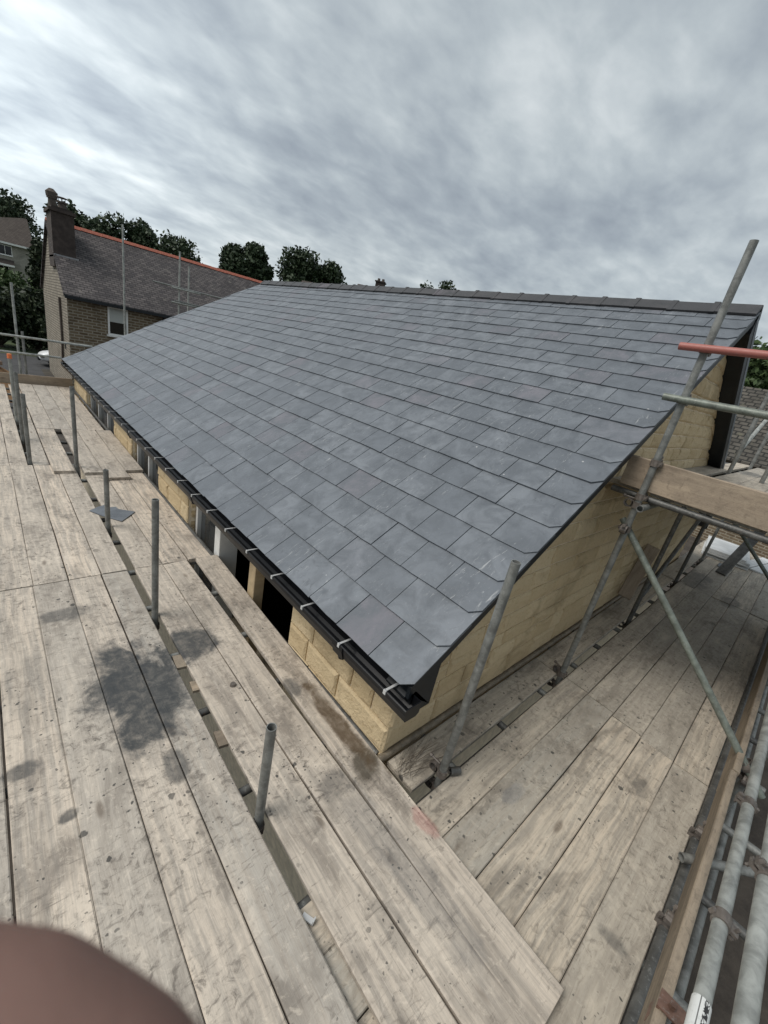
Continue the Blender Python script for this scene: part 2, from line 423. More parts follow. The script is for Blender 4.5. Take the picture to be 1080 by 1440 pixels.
M['nb_wall'] = course_mat('old_brown_coursed_stone', (0.115, 0.085, 0.055), (0.19, 0.15, 0.10), (0.30, 0.27, 0.215), 0.34, 0.12, 0.022)
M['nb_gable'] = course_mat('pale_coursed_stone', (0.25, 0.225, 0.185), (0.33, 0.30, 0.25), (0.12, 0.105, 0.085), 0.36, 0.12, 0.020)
M['nb_roof'] = course_mat('old_mottled_roof_slate', (0.060, 0.055, 0.058), (0.125, 0.112, 0.110), (0.030, 0.028, 0.028), 0.26, 0.125, 0.014, 0.85, (0.20, 0.185, 0.165), 0.9)
M['moss_roof'] = course_mat('mossy_stone_slate', (0.075, 0.07, 0.062), (0.12, 0.11, 0.095), (0.03, 0.03, 0.028), 0.34, 0.19, 0.03, 0.95, (0.13, 0.125, 0.09), 0.9)
M['far_wall'] = course_mat('far_rendered_stone', (0.30, 0.285, 0.25), (0.36, 0.34, 0.30), (0.25, 0.24, 0.21), 0.5, 0.2, 0.012)
M['far_roof'] = course_mat('far_brown_tile', (0.075, 0.062, 0.055), (0.095, 0.08, 0.07), (0.05, 0.042, 0.038), 0.3, 0.25, 0.02)
M['clay'] = simple('red_clay', (0.36, 0.115, 0.075), 0.8, 0, 0.25, 6)
M['chimney'] = simple('sooty_brick', (0.055, 0.043, 0.038), 0.95, 0, 0.35, 4, 0.4, 20)
M['pot'] = simple('sooty_pot', (0.085, 0.07, 0.06), 0.9, 0, 0.3, 6)
M['lead'] = simple('lead_flashing', (0.28, 0.28, 0.29), 0.6, 0, 0.15, 6)
M['blind'] = simple('pale_blind', (0.42, 0.44, 0.42), 0.8)
M['asphalt'] = simple('asphalt', (0.045, 0.045, 0.047), 0.85, 0, 0.25, 2, 0.4, 50)
M['soil'] = simple('orange_brown_soil', (0.20, 0.115, 0.055), 0.95, 0, 0.45, 1.6, 0.8, 7)
M['rubble'] = simple('rubble_stone', (0.26, 0.20, 0.155), 0.95, 0, 0.4, 3, 0.6, 12)
M['bark'] = simple('bark', (0.045, 0.036, 0.028), 0.95, 0, 0.3, 3, 0.6, 9)
M['carpaint'] = simple('white_car_paint', (0.78, 0.79, 0.80), 0.22, 0, 0.02, 1)
M['tyre'] = simple('tyre_rubber', (0.015, 0.015, 0.015), 0.8)
M['rim'] = simple('alloy_rim', (0.4, 0.41, 0.42), 0.35, 0.8)
M['orange'] = simple('orange_plastic', (0.75, 0.19, 0.06), 0.5)
M['reddoor'] = simple('dull_red_paint', (0.20, 0.045, 0.03), 0.6, 0, 0.25, 2)
M['insul'] = simple('white_sheet', (0.62, 0.63, 0.63), 0.55, 0, 0.15, 3)
M['greysheet'] = simple('pale_grey_sheet', (0.25, 0.25, 0.235), 0.7, 0, 0.2, 3)
M['twig'] = simple('dry_stalk', (0.11, 0.09, 0.07), 0.9)


def leaf_mat(name, a, b2):
    m, q, b = mat(name)
    at = q.node('ShaderNodeAttribute', attribute_name='tone').outputs['Fac']
    q.put(b.inputs['Base Color'], q.mix(at, a, b2)); b.inputs['Roughness'].default_value = 0.6
    b.inputs['Specular IOR Level'].default_value = 0.3
    return m


M['leaf'] = leaf_mat('dark_leaves', (0.022, 0.036, 0.020), (0.055, 0.080, 0.040))
M['leaf2'] = leaf_mat('green_leaves', (0.03, 0.055, 0.018), (0.075, 0.115, 0.04))
M['leaf3'] = leaf_mat('dark_shrub_leaves', (0.012, 0.022, 0.012), (0.04, 0.055, 0.024))


def ground_mat():
    m, q, b = mat('ground_earth_and_grass')
    pos = q.node('ShaderNodeNewGeometry').outputs['Position']
    n = q.noise(pos, 0.5, 8, 0.65, 0.3); d = q.vm('LENGTH', q.vm('MULTIPLY', pos, Vector((1, 1, 0))), out=1)
    near = q.mix(q.mapr(q.noise(pos, 2.0, 8, 0.7), 0.35, 0.65), (0.036, 0.030, 0.025), (0.072, 0.061, 0.050))
    far = q.mix(q.mapr(n, 0.35, 0.65), (0.035, 0.055, 0.02), (0.06, 0.085, 0.03))
    q.put(b.inputs['Base Color'], q.mix(q.mapr(q.math('ADD', d, q.math('MULTIPLY', n, 8.0)), 34, 44), near, far))
    b.inputs['Roughness'].default_value = 0.95
    q.put(b.inputs['Normal'], q.bump(q.noise(pos, 6, 8, 0.7), 0.6, 0.05))
    return m


M['ground'] = ground_mat()

# ================================================================== SETTING
GZ = -2.6


def terrain(x, y):
    d = math.hypot(x, y)
    t = min(max((d - 45) / 70, 0), 1); t = t * t * (3 - 2 * t)
    return GZ + 4.0 * t + 0.012 * max(d - 115, 0) * (1 if d < 900 else 0) + (9.4 if d >= 900 else 0)


gv, gf = [(0, 0, GZ)], []
radii = [4, 8, 12, 18, 25, 33, 40, 46, 52, 58, 64, 70, 76, 82, 90, 100, 120, 160, 240, 400, 700, 1200, 2500]
NS = 64
for r in radii:
    for i in range(NS):
        a = 2 * math.pi * i / NS
        x, y = r * math.cos(a), r * math.sin(a)
        gv.append((x, y, terrain(x, y)))
for i in range(NS): gf.append((0, 1 + i, 1 + (i + 1) % NS))
for k in range(len(radii) - 1):
    for i in range(NS):
        a = 1 + k * NS + i; b_ = 1 + k * NS + (i + 1) % NS
        gf.append((a, a + NS, b_ + NS, b_))
tag(obj('ground', gv, gf, M['ground'], smooth=True), kind='structure')
# drive beside the neighbour's house
rd = MB().prism([(-5.5, 20), (0.9, 20), (0.9, 32.0), (16, 32.3), (16, 37.5), (-9, 37.0), (-9, 30)], lambda a, b, s: (a, b, GZ - 0.06 + 0.064 * s))
tag(rd.build('road', M['asphalt']), kind='structure')
kb = MB().box(-9, 16, 37.6, 37.75, GZ - 0.05, GZ + 0.12)
tag(kb.build('kerb', M['far_wall']), kind='structure')

# ================================================================== HOUSE
EX, EZN, EZF = -0.148, 0.709, 0.60       # slate eaves edge: x, height near / far
YV = -0.16                               # near verge
RX, RZ = 3.70, 3.265                     # ridge line of the slates
YE, YR = 11.97, 9.62                     # far verge: eaves end / ridge end (skew)


def roof_pt(y, t, lift=0.0):
    k = (y - YV) / (YE - YV)
    ez = EZN + (EZF - EZN) * k
    x = EX + (RX - EX) * t; z = ez + (RZ - ez) * t
    n = Vector((-(RZ - ez), 0, RX - EX)).normalized()
    return Vector((x, y, z)) + n * lift


def y_end(t): return YE + (YR - YE) * t


def roof_z(x):
    """height of the slate plane above the gable wall"""
    if x <= RX: return EZN + (RZ - EZN) * (x - EX) / (RX - EX)
    return RZ - (RZ - EZN) / (RX - EX) * (x - RX)


house = empty('house', (0, 0, GZ))
tag(house, 'new buff stone house with blue-grey slate roof behind the scaffold boards', 'house')
HL = Vector((0, 0, -GZ))                 # house parts are written in world coordinates, parent sits at the ground


def hp(o):
    o.location = Vector(o.location) + HL; return o


def cam_area(P):
    """rough on-picture size, to pick the 300 pieces that show largest"""
    v = Vector(P) - CAM; z = v.dot(FWD)
    if z < 0.1: return 0
    x, y = v.dot(RIGHT) / z, v.dot(DOWN) / z
    if abs(x) > 0.97 or abs(y) > 1.27: return 0
    return 1 / z ** 2


# --- roof
roof = hp(MB().prism([(0, 0), (1, 0)], lambda a, b, s: (0, 0, 0)).build('roof', M['membrane'], house)) if False else None
L = math.hypot(RX - EX, RZ - EZN)
rm = MB()
for side in (0,):
    tl = [(YV + 0.02, 0.02), (y_end(0.02) - 0.02, 0.02), (y_end(0.995) - 0.02, 0.995), (YV + 0.02, 0.995)]
    n = 4
    v = [roof_pt(y, t, -0.004) for y, t in tl] + [roof_pt(y, t, -0.07) for y, t in tl]
    rm.add(v, [(3, 2, 1, 0), (4, 5, 6, 7), (0, 1, 5, 4), (1, 2, 6, 5), (2, 3, 7, 6), (3, 0, 4, 7)])
roof = hp(rm.build('roof', M['membrane'], house))
roof['label'] = 'pitched roof of blue-grey slates with dark ridge tiles'
# rear slope, mirror image, one slab
BX = RX + (RX - EX)
bv = [(RX, YV, RZ), (BX, YV, EZN), (BX, YR - 2.3, EZN), (RX, YR, RZ)]
bm_ = MB().add([(x, y, z + 0.012) for x, y, z in bv] + [(x, y, z - 0.06) for x, y, z in bv],
               [(0, 1, 2, 3), (7, 6, 5, 4), (0, 4, 5, 1), (1, 5, 6, 2), (2, 6, 7, 3), (3, 7, 4, 0)])
bm_.build('rear_slope', M['slate'], roof, tone=True)

gauges = np.linspace(0.277, 0.188, 20); gauges *= (L - 0.02) / gauges.sum()
tails = np.concatenate([[0], np.cumsum(gauges)])
slates = []
SWID = 0.3055
for c in range(20):
    s0 = tails[c]
    s1 = min(s0 + 0.50, L - 0.005)
    t0, t1 = s0 / L, s1 / L
    ye0, ye1 = y_end(t0), y_end(t1)
    y = YV - 0.0
    first = True
    while y < ye0 - 0.03:
        w = SWID * (1.5 if (first and c % 2) else 1.0)
        ya, yb = y, min(y + w - 0.0058, ye0)
        h0 = 0.0215 + random.uniform(-0.0016, 0.0022); th = random.uniform(0.0080, 0.0105)
        j = [random.uniform(-0.004, 0.004) for _ in range(6)]
        last = y + w >= ye0 - 0.03
        if first:
            cut = 0.055
            pl_ = [(ya + cut, s0 + j[0]), (yb, s0 + j[1]), (yb, s1), (ya, s1), (ya, s0 + cut * 0.95), ]
        elif last or yb > ye1 - 0.01:
            pl_ = [(ya, s0 + j[0]), (max(min(yb, ye0), ya + 0.02), s0 + j[1]), (max(min(yb, ye1), ya + 0.01), s1), (ya, s1)]
        else:
            # a riven edge: slight break at the tail
            mid = ya + (yb - ya) * random.uniform(0.3, 0.7)
            pl_ = [(ya, s0 + j[0]), (mid, s0 + j[2]), (yb, s0 + j[1]), (yb + j[3] * 0.5, s1), (ya + j[4] * 0.5, s1)]
        pts = []
        for layer in (1, 0):
            for (yy, ss) in pl_:
                u = (ss - s0) / max(s1 - s0, 0.05)
                lift = h0 * max(1 - u * (s1 - s0) / 0.5, 0) + th * layer
                pts.append(roof_pt(yy, ss / L, lift))
        slates.append((pts, len(pl_), (c, first)))
        y += w; first = False


def slab_faces(n):
    return [tuple(range(n)), tuple(range(2 * n - 1, n - 1, -1))] + [(i, i + n, (i + 1) % n + n, (i + 1) % n) for i in range(n)]


def cent(pts): return sum((Vector(p) for p in pts), Vector()) / len(pts)


slates.sort(key=lambda s: -cam_area(cent(s[0])))
stuff = MB()
for k, (pts, n, cf) in enumerate(slates):
    tn = random.random()
    ff = [tuple(reversed(f)) for f in slab_faces(n)]
    if k < 300:
        cpt = cent(pts)
        obj('slate', [p - cpt for p in pts], ff, M['slate'], roof, cpt, tone=tn)
    else:
        stuff.add(pts, ff, tn)
st = stuff.build('slates', M['slate'], roof, tone=True); st['kind'] = 'stuff'

# --- ridge tiles
yr = YV + 0.005
RT = 0.362
k = 0
while yr < YR - 0.05:
    y2 = min(yr + RT, YR)
    mb = MB()
    dz = random.uniform(-0.004, 0.004)
    wv, top, thk = 0.125, RZ + 0.068 + dz, 0.016
    dropz = 0.092
    def prof(e=0.0): return [(-wv - e, -dropz - e * .6), (-0.018, 0.004 + e), (0.018, 0.004 + e), (wv + e, -dropz - e * .6), (wv - 0.01 + e, -dropz - thk), (0.0, -thk * 1.2), (-wv + 0.01 - e, -dropz - thk)]
    mb.prism([(a, b) for a, b in prof()], lambda a, b, s: (a, (0.002 if s == 0 else y2 - yr - 0.002), b))
    mb.prism([(a, b) for a, b in prof(0.009)], lambda a, b, s: (a, (y2 - yr - 0.034 if s == 0 else y2 - yr + 0.014), b))
    mb.t = [random.random()] * len(mb.f)
    mb.build('ridge_tile', M['ridge'], roof, (RX, yr, top), tone=True)
    yr = y2; k += 1

# --- verge and barge trim (black), near gable
sl = math.atan2(RZ - EZN, RX - EX)
def barge(name, x0, x1, up, y0, y1, d0, d1, mt):
    """strip under the slates, d0..d1 below the slate plane"""
    mb = MB()
    zs = lambda x: roof_z(x)
    mb.add([(x0, y0, zs(x0) - d1), (x1, y0, zs(x1) - d1), (x1, y1, zs(x1) - d1), (x0, y1, zs(x0) - d1),
            (x0, y0, zs(x0) - d0), (x1, y0, zs(x1) - d0), (x1, y1, zs(x1) - d0), (x0, y1, zs(x0) - d0)],
           [(0, 3, 2, 1), (4, 5, 6, 7), (0, 1, 5, 4), (1, 2, 6, 5), (2, 3, 7, 6), (3, 0, 4, 7)])
    return hp(mb.build(name, mt, house))
barge('bargeboard', EX + 0.03, RX, 1, YV + 0.012, YV + 0.034, 0.006, 0.085, M['blackmatt'])
barge('bargeboard', RX, BX, 1, YV + 0.004, YV + 0.030, 0.020, 0.175, M['blackmatt'])
barge('soffit', EX + 0.03, RX, 1, YV + 0.036, 0.02, 0.088, 0.10, M['blackmatt'])
barge('soffit', RX, BX, 1, YV + 0.032, 0.02, 0.150, 0.162, M['blackmatt'])
# boxed end of the verge at the eaves corner
bx_ = MB().prism([(EX + 0.05, EZN + 0.0), (EX + 0.075, 0.50), (0.10, 0.50), (0.10, roof_z(0.10) - 0.09), (EX + 0.05, roof_z(EX + 0.05) - 0.09)],
                 lambda a, b, s: (a, YV + 0.014 + s * 0.17, b))
hp(bx_.build('box_end', M['blackmatt'], house))

# --- gutter
def gut_z(y): return EZN + (EZF - EZN) * (y - YV) / (YE - YV) - 0.052
GA, GB = -0.20, YE + 0.02
GX0, GX1 = -0.188, -0.074
prof = [(GX0, 0.0), (GX0 - 0.006, -0.004), (GX0 - 0.004, -0.03), (GX0 + 0.012, -0.082), (GX1 - 0.02, -0.086), (GX1, -0.07), (GX1, 0.0),
        (GX1 - 0.004, 0.0), (GX1 - 0.004, -0.066), (GX1 - 0.022, -0.081), (GX0 + 0.015, -0.078), (GX0 + 0.002, -0.03), (GX0 + 0.001, 0.004)]
gm = MB().prism(prof, lambda a, b, s: (a, GA if s == 0 else GB, b + gut_z(GA if s == 0 else GB)))
gutter = hp(gm.build('gutter', M['black'], house))
for yy, s in ((GA - 0.004, 1), (GB + 0.001, 1)):
    MB().prism(prof[:7], lambda a, b, q: (a, yy + 0.006 * q, b * 1.02 + gut_z(yy))).build('end_cap', M['black'], gutter)
for k in range(30):
    yy = -0.05 + 0.41 * k
    if yy > GB: break
    z = gut_z(yy)
    c = MB().box(GX0 - 0.004, GX1 - 0.012, yy - 0.007, yy + 0.007, z + 0.004, z + 0.0065)
    c.box(GX0 - 0.012, GX0 - 0.002, yy - 0.009, yy + 0.009, z - 0.018, z + 0.0065)
    c.build('gutter_clip', M['strap'], gutter)
for yy in (0.37, 2.9, 5.4, 8.0):
    z = gut_z(yy)
    u = MB().prism([(GX0 - 0.012, 0.0), (GX0 - 0.010, -0.032), (GX0 + 0.008, -0.091), (GX1 - 0.015, -0.095), (GX1 + 0.004, -0.07), (GX1 + 0.004, -0.02), (GX1 - 0.002, -0.06), (GX1 - 0.024, -0.088), (GX0 + 0.014, -0.084), (GX0 - 0.006, -0.03)],
                   lambda a, b, s: (a, yy - 0.05 + 0.10 * s, b + z))
    u.tube((GX0 + 0.045, yy, z - 0.09), (GX0 + 0.045, yy, z - 0.125), 0.03, 0.022, 10)
    u.build('gutter_union', M['black'], gutter)
# fascia strip and wall plate behind the gutter
def rail(name, x0, x1, d0, d1, mt, ya=0.02, yb=YE - 0.1):
    mb = MB(); a, b = gut_z(ya), gut_z(yb)
    mb.add([(x0, ya, a - d1), (x1, ya, a - d1), (x1, yb, b - d1), (x0, yb, b - d1), (x0, ya, a - d0), (x1, ya, a - d0), (x1, yb, b - d0), (x0, yb, b - d0)],
           [(0, 3, 2, 1), (4, 5, 6, 7), (0, 1, 5, 4), (1, 2, 6, 5), (2, 3, 7, 6), (3, 0, 4, 7)])
    return hp(mb.build(name, mt, house))
rail('fascia', GX1 + 0.002, GX1 + 0.020, -0.02, 0.105, M['blackmatt'], -0.10)
rail('soffit', GX1 + 0.022, 0.0, 0.090, 0.104, M['blackmatt'], -0.10)
rail('wall_plate', 0.03, 0.16, 0.10, 0.20, M['stud'])

# --- stone walls
STONES = []   # (verts, centre, n)


def stone_block(u0, u1, z0, z1, P, depth=0.05):
    """rock-faced block; P(u, z, out) -> world.  Returns verts and faces"""
    e = 0.006
    u0 += e; u1 -= e; z0 += e; z1 -= e
    r = random.uniform
    out = r(-0.003, 0.004)
    ring = [(u0, z0), ((u0 + u1) / 2, z0 + r(-.003, .003)), (u1, z0), (u1, (z0 + z1) / 2), (u1, z1), ((u0 + u1) / 2, z1 + r(-.003, .003)), (u0, z1), (u0, (z0 + z1) / 2)]
    back = [P(u, z, -depth) for u, z in ring]
    edge = [P(u + r(-.003, .003), z + r(-.003, .003), -0.0105) for u, z in ring]
    cu, cz = (u0 + u1) / 2, (z0 + z1) / 2
    iu, iz = min(0.022, (u1 - u0) * 0.2), min(0.020, (z1 - z0) * 0.2)
    inner = []
    for u, z in ring:
        uu = u + (iu if u < cu - 1e-6 else -iu if u > cu + 1e-6 else 0) * r(0.6, 1.2)
        zz = z + (iz if z < cz - 0.004 else -iz if z > cz + 0.004 else 0) * r(0.6, 1.2)
        inner.append(P(uu, zz, out + r(-0.004, 0.006)))
    cpt = P(cu + r(-.02, .02), cz, out + r(-0.003, 0.009))
    v = back + edge + inner + [cpt]
    f = []
    for i in range(8):
        j2 = (i + 1) % 8
        f += [(i, j2, 8 + j2, 8 + i), (8 + i, 8 + j2, 16 + j2, 16 + i), (16 + i, 16 + j2, 24)]
    return v, f


def lay_stones(parent, spans_fn, zlo, zhi, P, ztop=None, minlen=0.20, maxlen=0.58, limit=300, phase=0):
    blocks = []
    z = zlo
    c = phase
    while z < zhi:
        h = random.choice((0.135, 0.15, 0.15, 0.17, 0.20))
        z1 = min(z + h, zhi)
        for (a, b) in spans_fn(z, z1):
            u = a
            firstb = True
            while u < b - 0.01:
                w = random.uniform(minlen, maxlen)
                if firstb and c % 2: w *= 0.6
                firstb = False
                if b - (u + w) < 0.12: w = b - u
                blocks.append((u, u + w, z, z1)); u += w
        z = z1; c += 1
    res = []
    for (a, b, z0, z1) in blocks:
        if ztop:
            za, zb = ztop(a), ztop(b)
            if max(za, zb) < z0 + 0.04 and ztop((a + b) / 2) < z0 + 0.04: continue
        v, f = stone_block(a, b, z0, z1, P)
        if ztop:
            v = [Vector((q[0], q[1], min(q[2], ztop(q[0])))) for q in v]
        res.append((v, f))
    res.sort(key=lambda s: -cam_area(cent(s[0])))
    extra = MB()
    for k, (v, f) in enumerate(res):
        tn = random.random()
        if k < limit:
            cpt = cent(v)
            obj('stone', [Vector(p) - cpt for p in v], f, M['stone'], parent, cpt, tone=tn)
        else: extra.add(v, f, tn)
    if extra.v:
        e = extra.build('stones', M['stone'], parent, tone=True); e['kind'] = 'stuff'


# gable wall: mortar core then blocks
gw = MB().prism([(0.022, GZ), (BX - 0.15, GZ), (BX - 0.15, roof_z(BX - 0.15) - 0.16), (RX, RZ - 0.10), (0.022, roof_z(0.022) - 0.11)],
                lambda a, b, s: (a, 0.016 + 0.28 * s, b))
gable = hp(gw.build('gable_wall', M['mortar'], house))
gable.location = HL
ztop = lambda x: roof_z(x) - (0.10 if x < RX else 0.165)
lay_stones(gable, lambda z0, z1: [(0.0, BX - 0.15)], -0.30, 3.25, lambda u, z, o: Vector((u, -o, z)), ztop)
# eaves wall piers
PIERS = [(0.30, 1.17), (3.51, 4.66), (6.06, 7.29), (9.94, 11.55)]
ew = MB()
ew.box(0.022, 0.29, 0.30, 11.6, GZ, -0.85)
for a, b in PIERS: ew.box(0.022, 0.29, a + 0.004, b - 0.004, -0.846, gut_z(b) - 0.10)
eaves = hp(ew.build('eaves_wall', M['mortar'], house))
eaves.location = HL
lay_stones(eaves, lambda z0, z1: [(0.0, 1.17)] + PIERS[1:], -0.30, 0.545, lambda u, z, o: Vector((-o, u, z)), None)
# returns (the reveal faces seen towards the camera)
for a, b in PIERS[1:]:
    lay_stones(eaves, lambda z0, z1: [(0.03, 0.27)], -0.30, 0.53, lambda u, z, o: Vector((u, a - o, z)), None, 0.15, 0.28)
# rear and far walls, floor, ceiling: close the shell so the rooms are dark
sh = MB()
sh.prism([(0.30, 11.55), (RX, 9.45), (BX - 0.2, 7.1), (BX - 0.2, 6.8), (RX, 9.15), (0.30, 11.25)], lambda a, b, s: (a, b, GZ if s == 0 else 0.50))
hp(sh.build('far_wall', M['mortar'], house))
fg = MB().prism([(0.1, 0.50), (BX - 0.2, 0.50), (RX, RZ - 0.2)], lambda a, b, s: (a, 11.6 - (a / (RX)) * 2.25 - 0.3 * s, b))
hp(fg.build('far_gable', M['mortar'], house))
hp(MB().box(BX - 0.45, BX - 0.15, 0.3, 7.2, GZ, 0.45).build('rear_wall', M['mortar'], house))
hp(MB().box(0.31, BX - 0.46, 0.31, 11.2, GZ + 0.02, GZ + 0.12).build('floor', M['dark'], house))

# windows in the eaves wall
HZ = 0.50


def timber(name, x0, x1, y0, y1, z0, z1, mt, parent=house): return hp(box(name, x0, x1, y0, y1, z0, z1, mt, parent, 0.004))


timber('stud', 0.03, 0.13, 1.84, 1.96, -0.85, HZ - 0.055, M['stud'])
timber('mullion', 0.04, 0.24, 2.66, 2.79, -0.85, HZ - 0.055, M['white'])


def window(y0, y1, mull, x=0.13):
    fr = MB()
    for yy in [y0 + 0.03] + list(mull) + [y1 - 0.03]:
        fr.box(x - 0.045, x + 0.025, yy - 0.028, yy + 0.028, -0.80, HZ - 0.06)
    ys = [y0 + 0.03] + list(mull) + [y1 - 0.03]
    for a, b in zip(ys[:-1], ys[1:]):
        fr.box(x - 0.04, x + 0.02, a + 0.029, b - 0.029, -0.80, -0.74)
        fr.box(x - 0.04, x + 0.02, a + 0.029, b - 0.029, HZ - 0.115, HZ - 0.062)
    w = hp(fr.build('window', M['white'], house))
    for a, b in zip(ys[:-1], ys[1:]):
        MB().box(x, x + 0.008, a + 0.024, b - 0.024, -0.76, HZ - 0.10).build('pane', M['glass'], w)
    return w


window(2.80, 3.50, [], 0.14)
window(4.67, 6.05, [5.40], 0.12)
window(7.30, 9.93, [8.20, 9.08], 0.12)

# ================================================================== SCAFFOLD
TR = 0.02415
BT = 0.038
tube_cache = {}


def tube_mesh(length, mt):
    key = (round(length, 3), mt.name)
    if key in tube_cache: return tube_cache[key]
    n = 16; v = []; f = []
    rings = [(0.05, TR - 0.004), (0.0, TR - 0.004), (0.0, TR), (length, TR), (length, TR - 0.004), (length - 0.05, TR - 0.004)]
    for z, r in rings: v += [(r * math.cos(2 * math.pi * i / n), r * math.sin(2 * math.pi * i / n), z) for i in range(n)]
    for k in range(len(rings) - 1):
        for i in range(n): f.append((k * n + i, k * n + (i + 1) % n, (k + 1) * n + (i + 1) % n, (k + 1) * n + i))
    f.append(tuple(range(n))); f.append(tuple(range(6 * n - 1, 5 * n - 1, -1)))
    me = bpy.data.meshes.new('tube'); me.from_pydata(v, [], f); me.materials.append(mt)
    me.polygons.foreach_set('use_smooth', [len(p.vertices) == 4 for p in me.polygons])
    me.set_sharp_from_angle(angle=R(40))
    tube_cache[key] = me
    return me


def tube(name, p0, p1, parent, mt=None):
    p0, p1 = Vector(p0), Vector(p1); d = p1 - p0
    me = tube_mesh(d.length, mt or M['tube'])
    mw = d.to_track_quat('Z', 'Y').to_matrix().to_4x4(); mw.translation = p0 - parent.location
    return inst(me, name, parent, mw)


def coupler_mesh():
    mb = MB(); n = 12
    def ring(ax, ctr, r0, r1, w):
        a = Vector((1, 0, 0)) if ax != 0 else Vector((0, 1, 0)); d = Vector((ax == 0, ax == 1, ax == 2)); b = d.cross(a)
        v = []
        for (r, o) in ((r0, -w), (r1, -w), (r1, w), (r0, w)):
            v += [Vector(ctr) + (a * math.cos(2 * math.pi * i / n) + b * math.sin(2 * math.pi * i / n)) * r + d * o for i in range(n)]
        f = []
        for k in range(4):
            for i in range(n): f.append((k * n + i, k * n + (i + 1) % n, ((k + 1) % 4) * n + (i + 1) % n, ((k + 1) % 4) * n + i))
        mb.add(v, f)
    ring(2, (0, 0, 0), TR + 0.0005, TR + 0.009, 0.024)
    ring(0, (0, 0.0555, 0), TR + 0.0005, TR + 0.009, 0.022)
    mb.box(-0.022, 0.022, 0.022, 0.036, -0.026, 0.026)
    mb.tube((0.036, -0.03, 0.0), (0.036, 0.035, 0.0), 0.007, n=6)
    mb.tube((0.036, 0.028, 0.0), (0.036, 0.045, 0.0), 0.013, n=6)
    mb.tube((0.0, 0.03, 0.040), (0.0, 0.10, 0.040), 0.007, n=6)
    mb.tube((0.0, 0.092, 0.040), (0.0, 0.108, 0.040), 0.013, n=6)
    mb.box(0.020, 0.046, -0.018, 0.014, -0.016, 0.016)
    me = bpy.data.meshes.new('coupler'); me.from_pydata([tuple(q) for q in mb.v], [], mb.f); me.materials.append(M['coupler'])
    return me


CPL = coupler_mesh()


def clamp_mesh():
    mb = MB(); n = 14; v = []; f = []
    for (r, o) in ((TR + .0004, -.024), (TR + .006, -.024), (TR + .006, .024), (TR + .0004, .024)):
        v += [(r * math.cos(2 * math.pi * i / n), r * math.sin(2 * math.pi * i / n), o) for i in range(n)]
    for k in range(4):
        for i in range(n): f.append((k * n + i, k * n + (i + 1) % n, ((k + 1) % 4) * n + (i + 1) % n, ((k + 1) % 4) * n + i))
    mb.add(v, f)
    mb.box(0.020, 0.050, -0.016, -0.004, -0.02, 0.02); mb.box(0.020, 0.050, 0.004, 0.016, -0.02, 0.02)
    mb.tube((0.040, -0.035, 0), (0.040, 0.030, 0), 0.006, n=6); mb.tube((0.040, 0.016, 0), (0.040, 0.028, 0), 0.012, n=6)
    mb.tube((-0.03, -0.012, 0), (-0.03, 0.012, 0), 0.010, n=8)
    me = bpy.data.meshes.new('clamp'); me.from_pydata([tuple(q) for q in mb.v], [], mb.f); me.materials.append(M['coupler'])
    return me


CLM = clamp_mesh()


def clamp(p, main, up, parent):
    z = Vector(main).normalized(); x = Vector(up); x = (x - z * x.dot(z)).normalized(); y = z.cross(x)
    mw = Matrix((x, y, z)).transposed().to_4x4(); mw.translation = Vector(p) - parent.location
    return inst(CLM, 'clamp', parent, mw)



def coupler(p, main, cross, parent):
    """p on the main tube; local Z = main axis, local X = axis of the second tube"""
    z = Vector(main).normalized(); x = Vector(cross); x = (x - z * x.dot(z)).normalized(); y = z.cross(x)
    mw = Matrix((x, y, z)).transposed().to_4x4(); mw.translation = Vector(p) - parent.location
    return inst(CPL, 'coupler', parent, mw)


def board(parent, length, width, ctr, ang, ztop, mt, name='deck_board', thick=BT, roll=0.0, pitch=0.0):
    n = 7; b = 0.005
    v, f = [], []
    hw = width / 2
    pr = [(-hw + b, 0), (hw - b, 0), (hw, -b), (hw, -thick + b), (hw - b, -thick), (-hw + b, -thick), (-hw, -thick + b), (-hw, -b)]
    bow = random.uniform(-0.003, 0.003); cup = random.uniform(-0.002, 0.002)
    tw = random.uniform(-0.003, 0.003)
    for i in range(n + 1):
        x = -length / 2 + length * i / n
        u = 2 * i / n - 1
        dz = bow * (u * u - 1) + random.uniform(-0.0006, 0.0006)
        dy = random.uniform(-0.0012, 0.0012)
        for (yy, zz) in pr:
            nick = random.uniform(-0.0015, 0.0015)
            v.append((x + (random.uniform(-0.003, 0.003) if i in (0, n) else 0), yy + dy + nick, zz + dz + tw * u * yy / hw + cup * (yy / hw) ** 2))
    for i in range(n):
        for k in range(8): f.append((i * 8 + k, (i + 1) * 8 + k, (i + 1) * 8 + (k + 1) % 8, i * 8 + (k + 1) % 8))
    f.append(tuple(range(8))); f.append(tuple(range((n + 1) * 8 - 1, n * 8 - 1, -1)))
    o = obj(name, v, f, mt, parent)
    o.location = Vector((ctr[0], ctr[1], ztop)) - parent.location
    o.rotation_euler = (roll, pitch, ang)
    return o


def deck_y(parent, x0, x1, ya, yb, ztop, mt, skew=0.0):
    return board(parent, yb - ya, x1 - x0, ((x0 + x1) / 2, (ya + yb) / 2), math.pi / 2 + skew, ztop, mt)


def deck_x(parent, y0, y1, xa, xb, ztop, mt, skew=0.0):
    return board(parent, xb - xa, y1 - y0, ((xa + xb) / 2, (y0 + y1) / 2), skew, ztop, mt)


eav = empty('scaffold', (-1.2, 2.0, GZ))
tag(eav, 'tube scaffold with weathered boards laid along the eaves and gutter', 'scaffold')
rj = lambda s: random.uniform(-s, s)
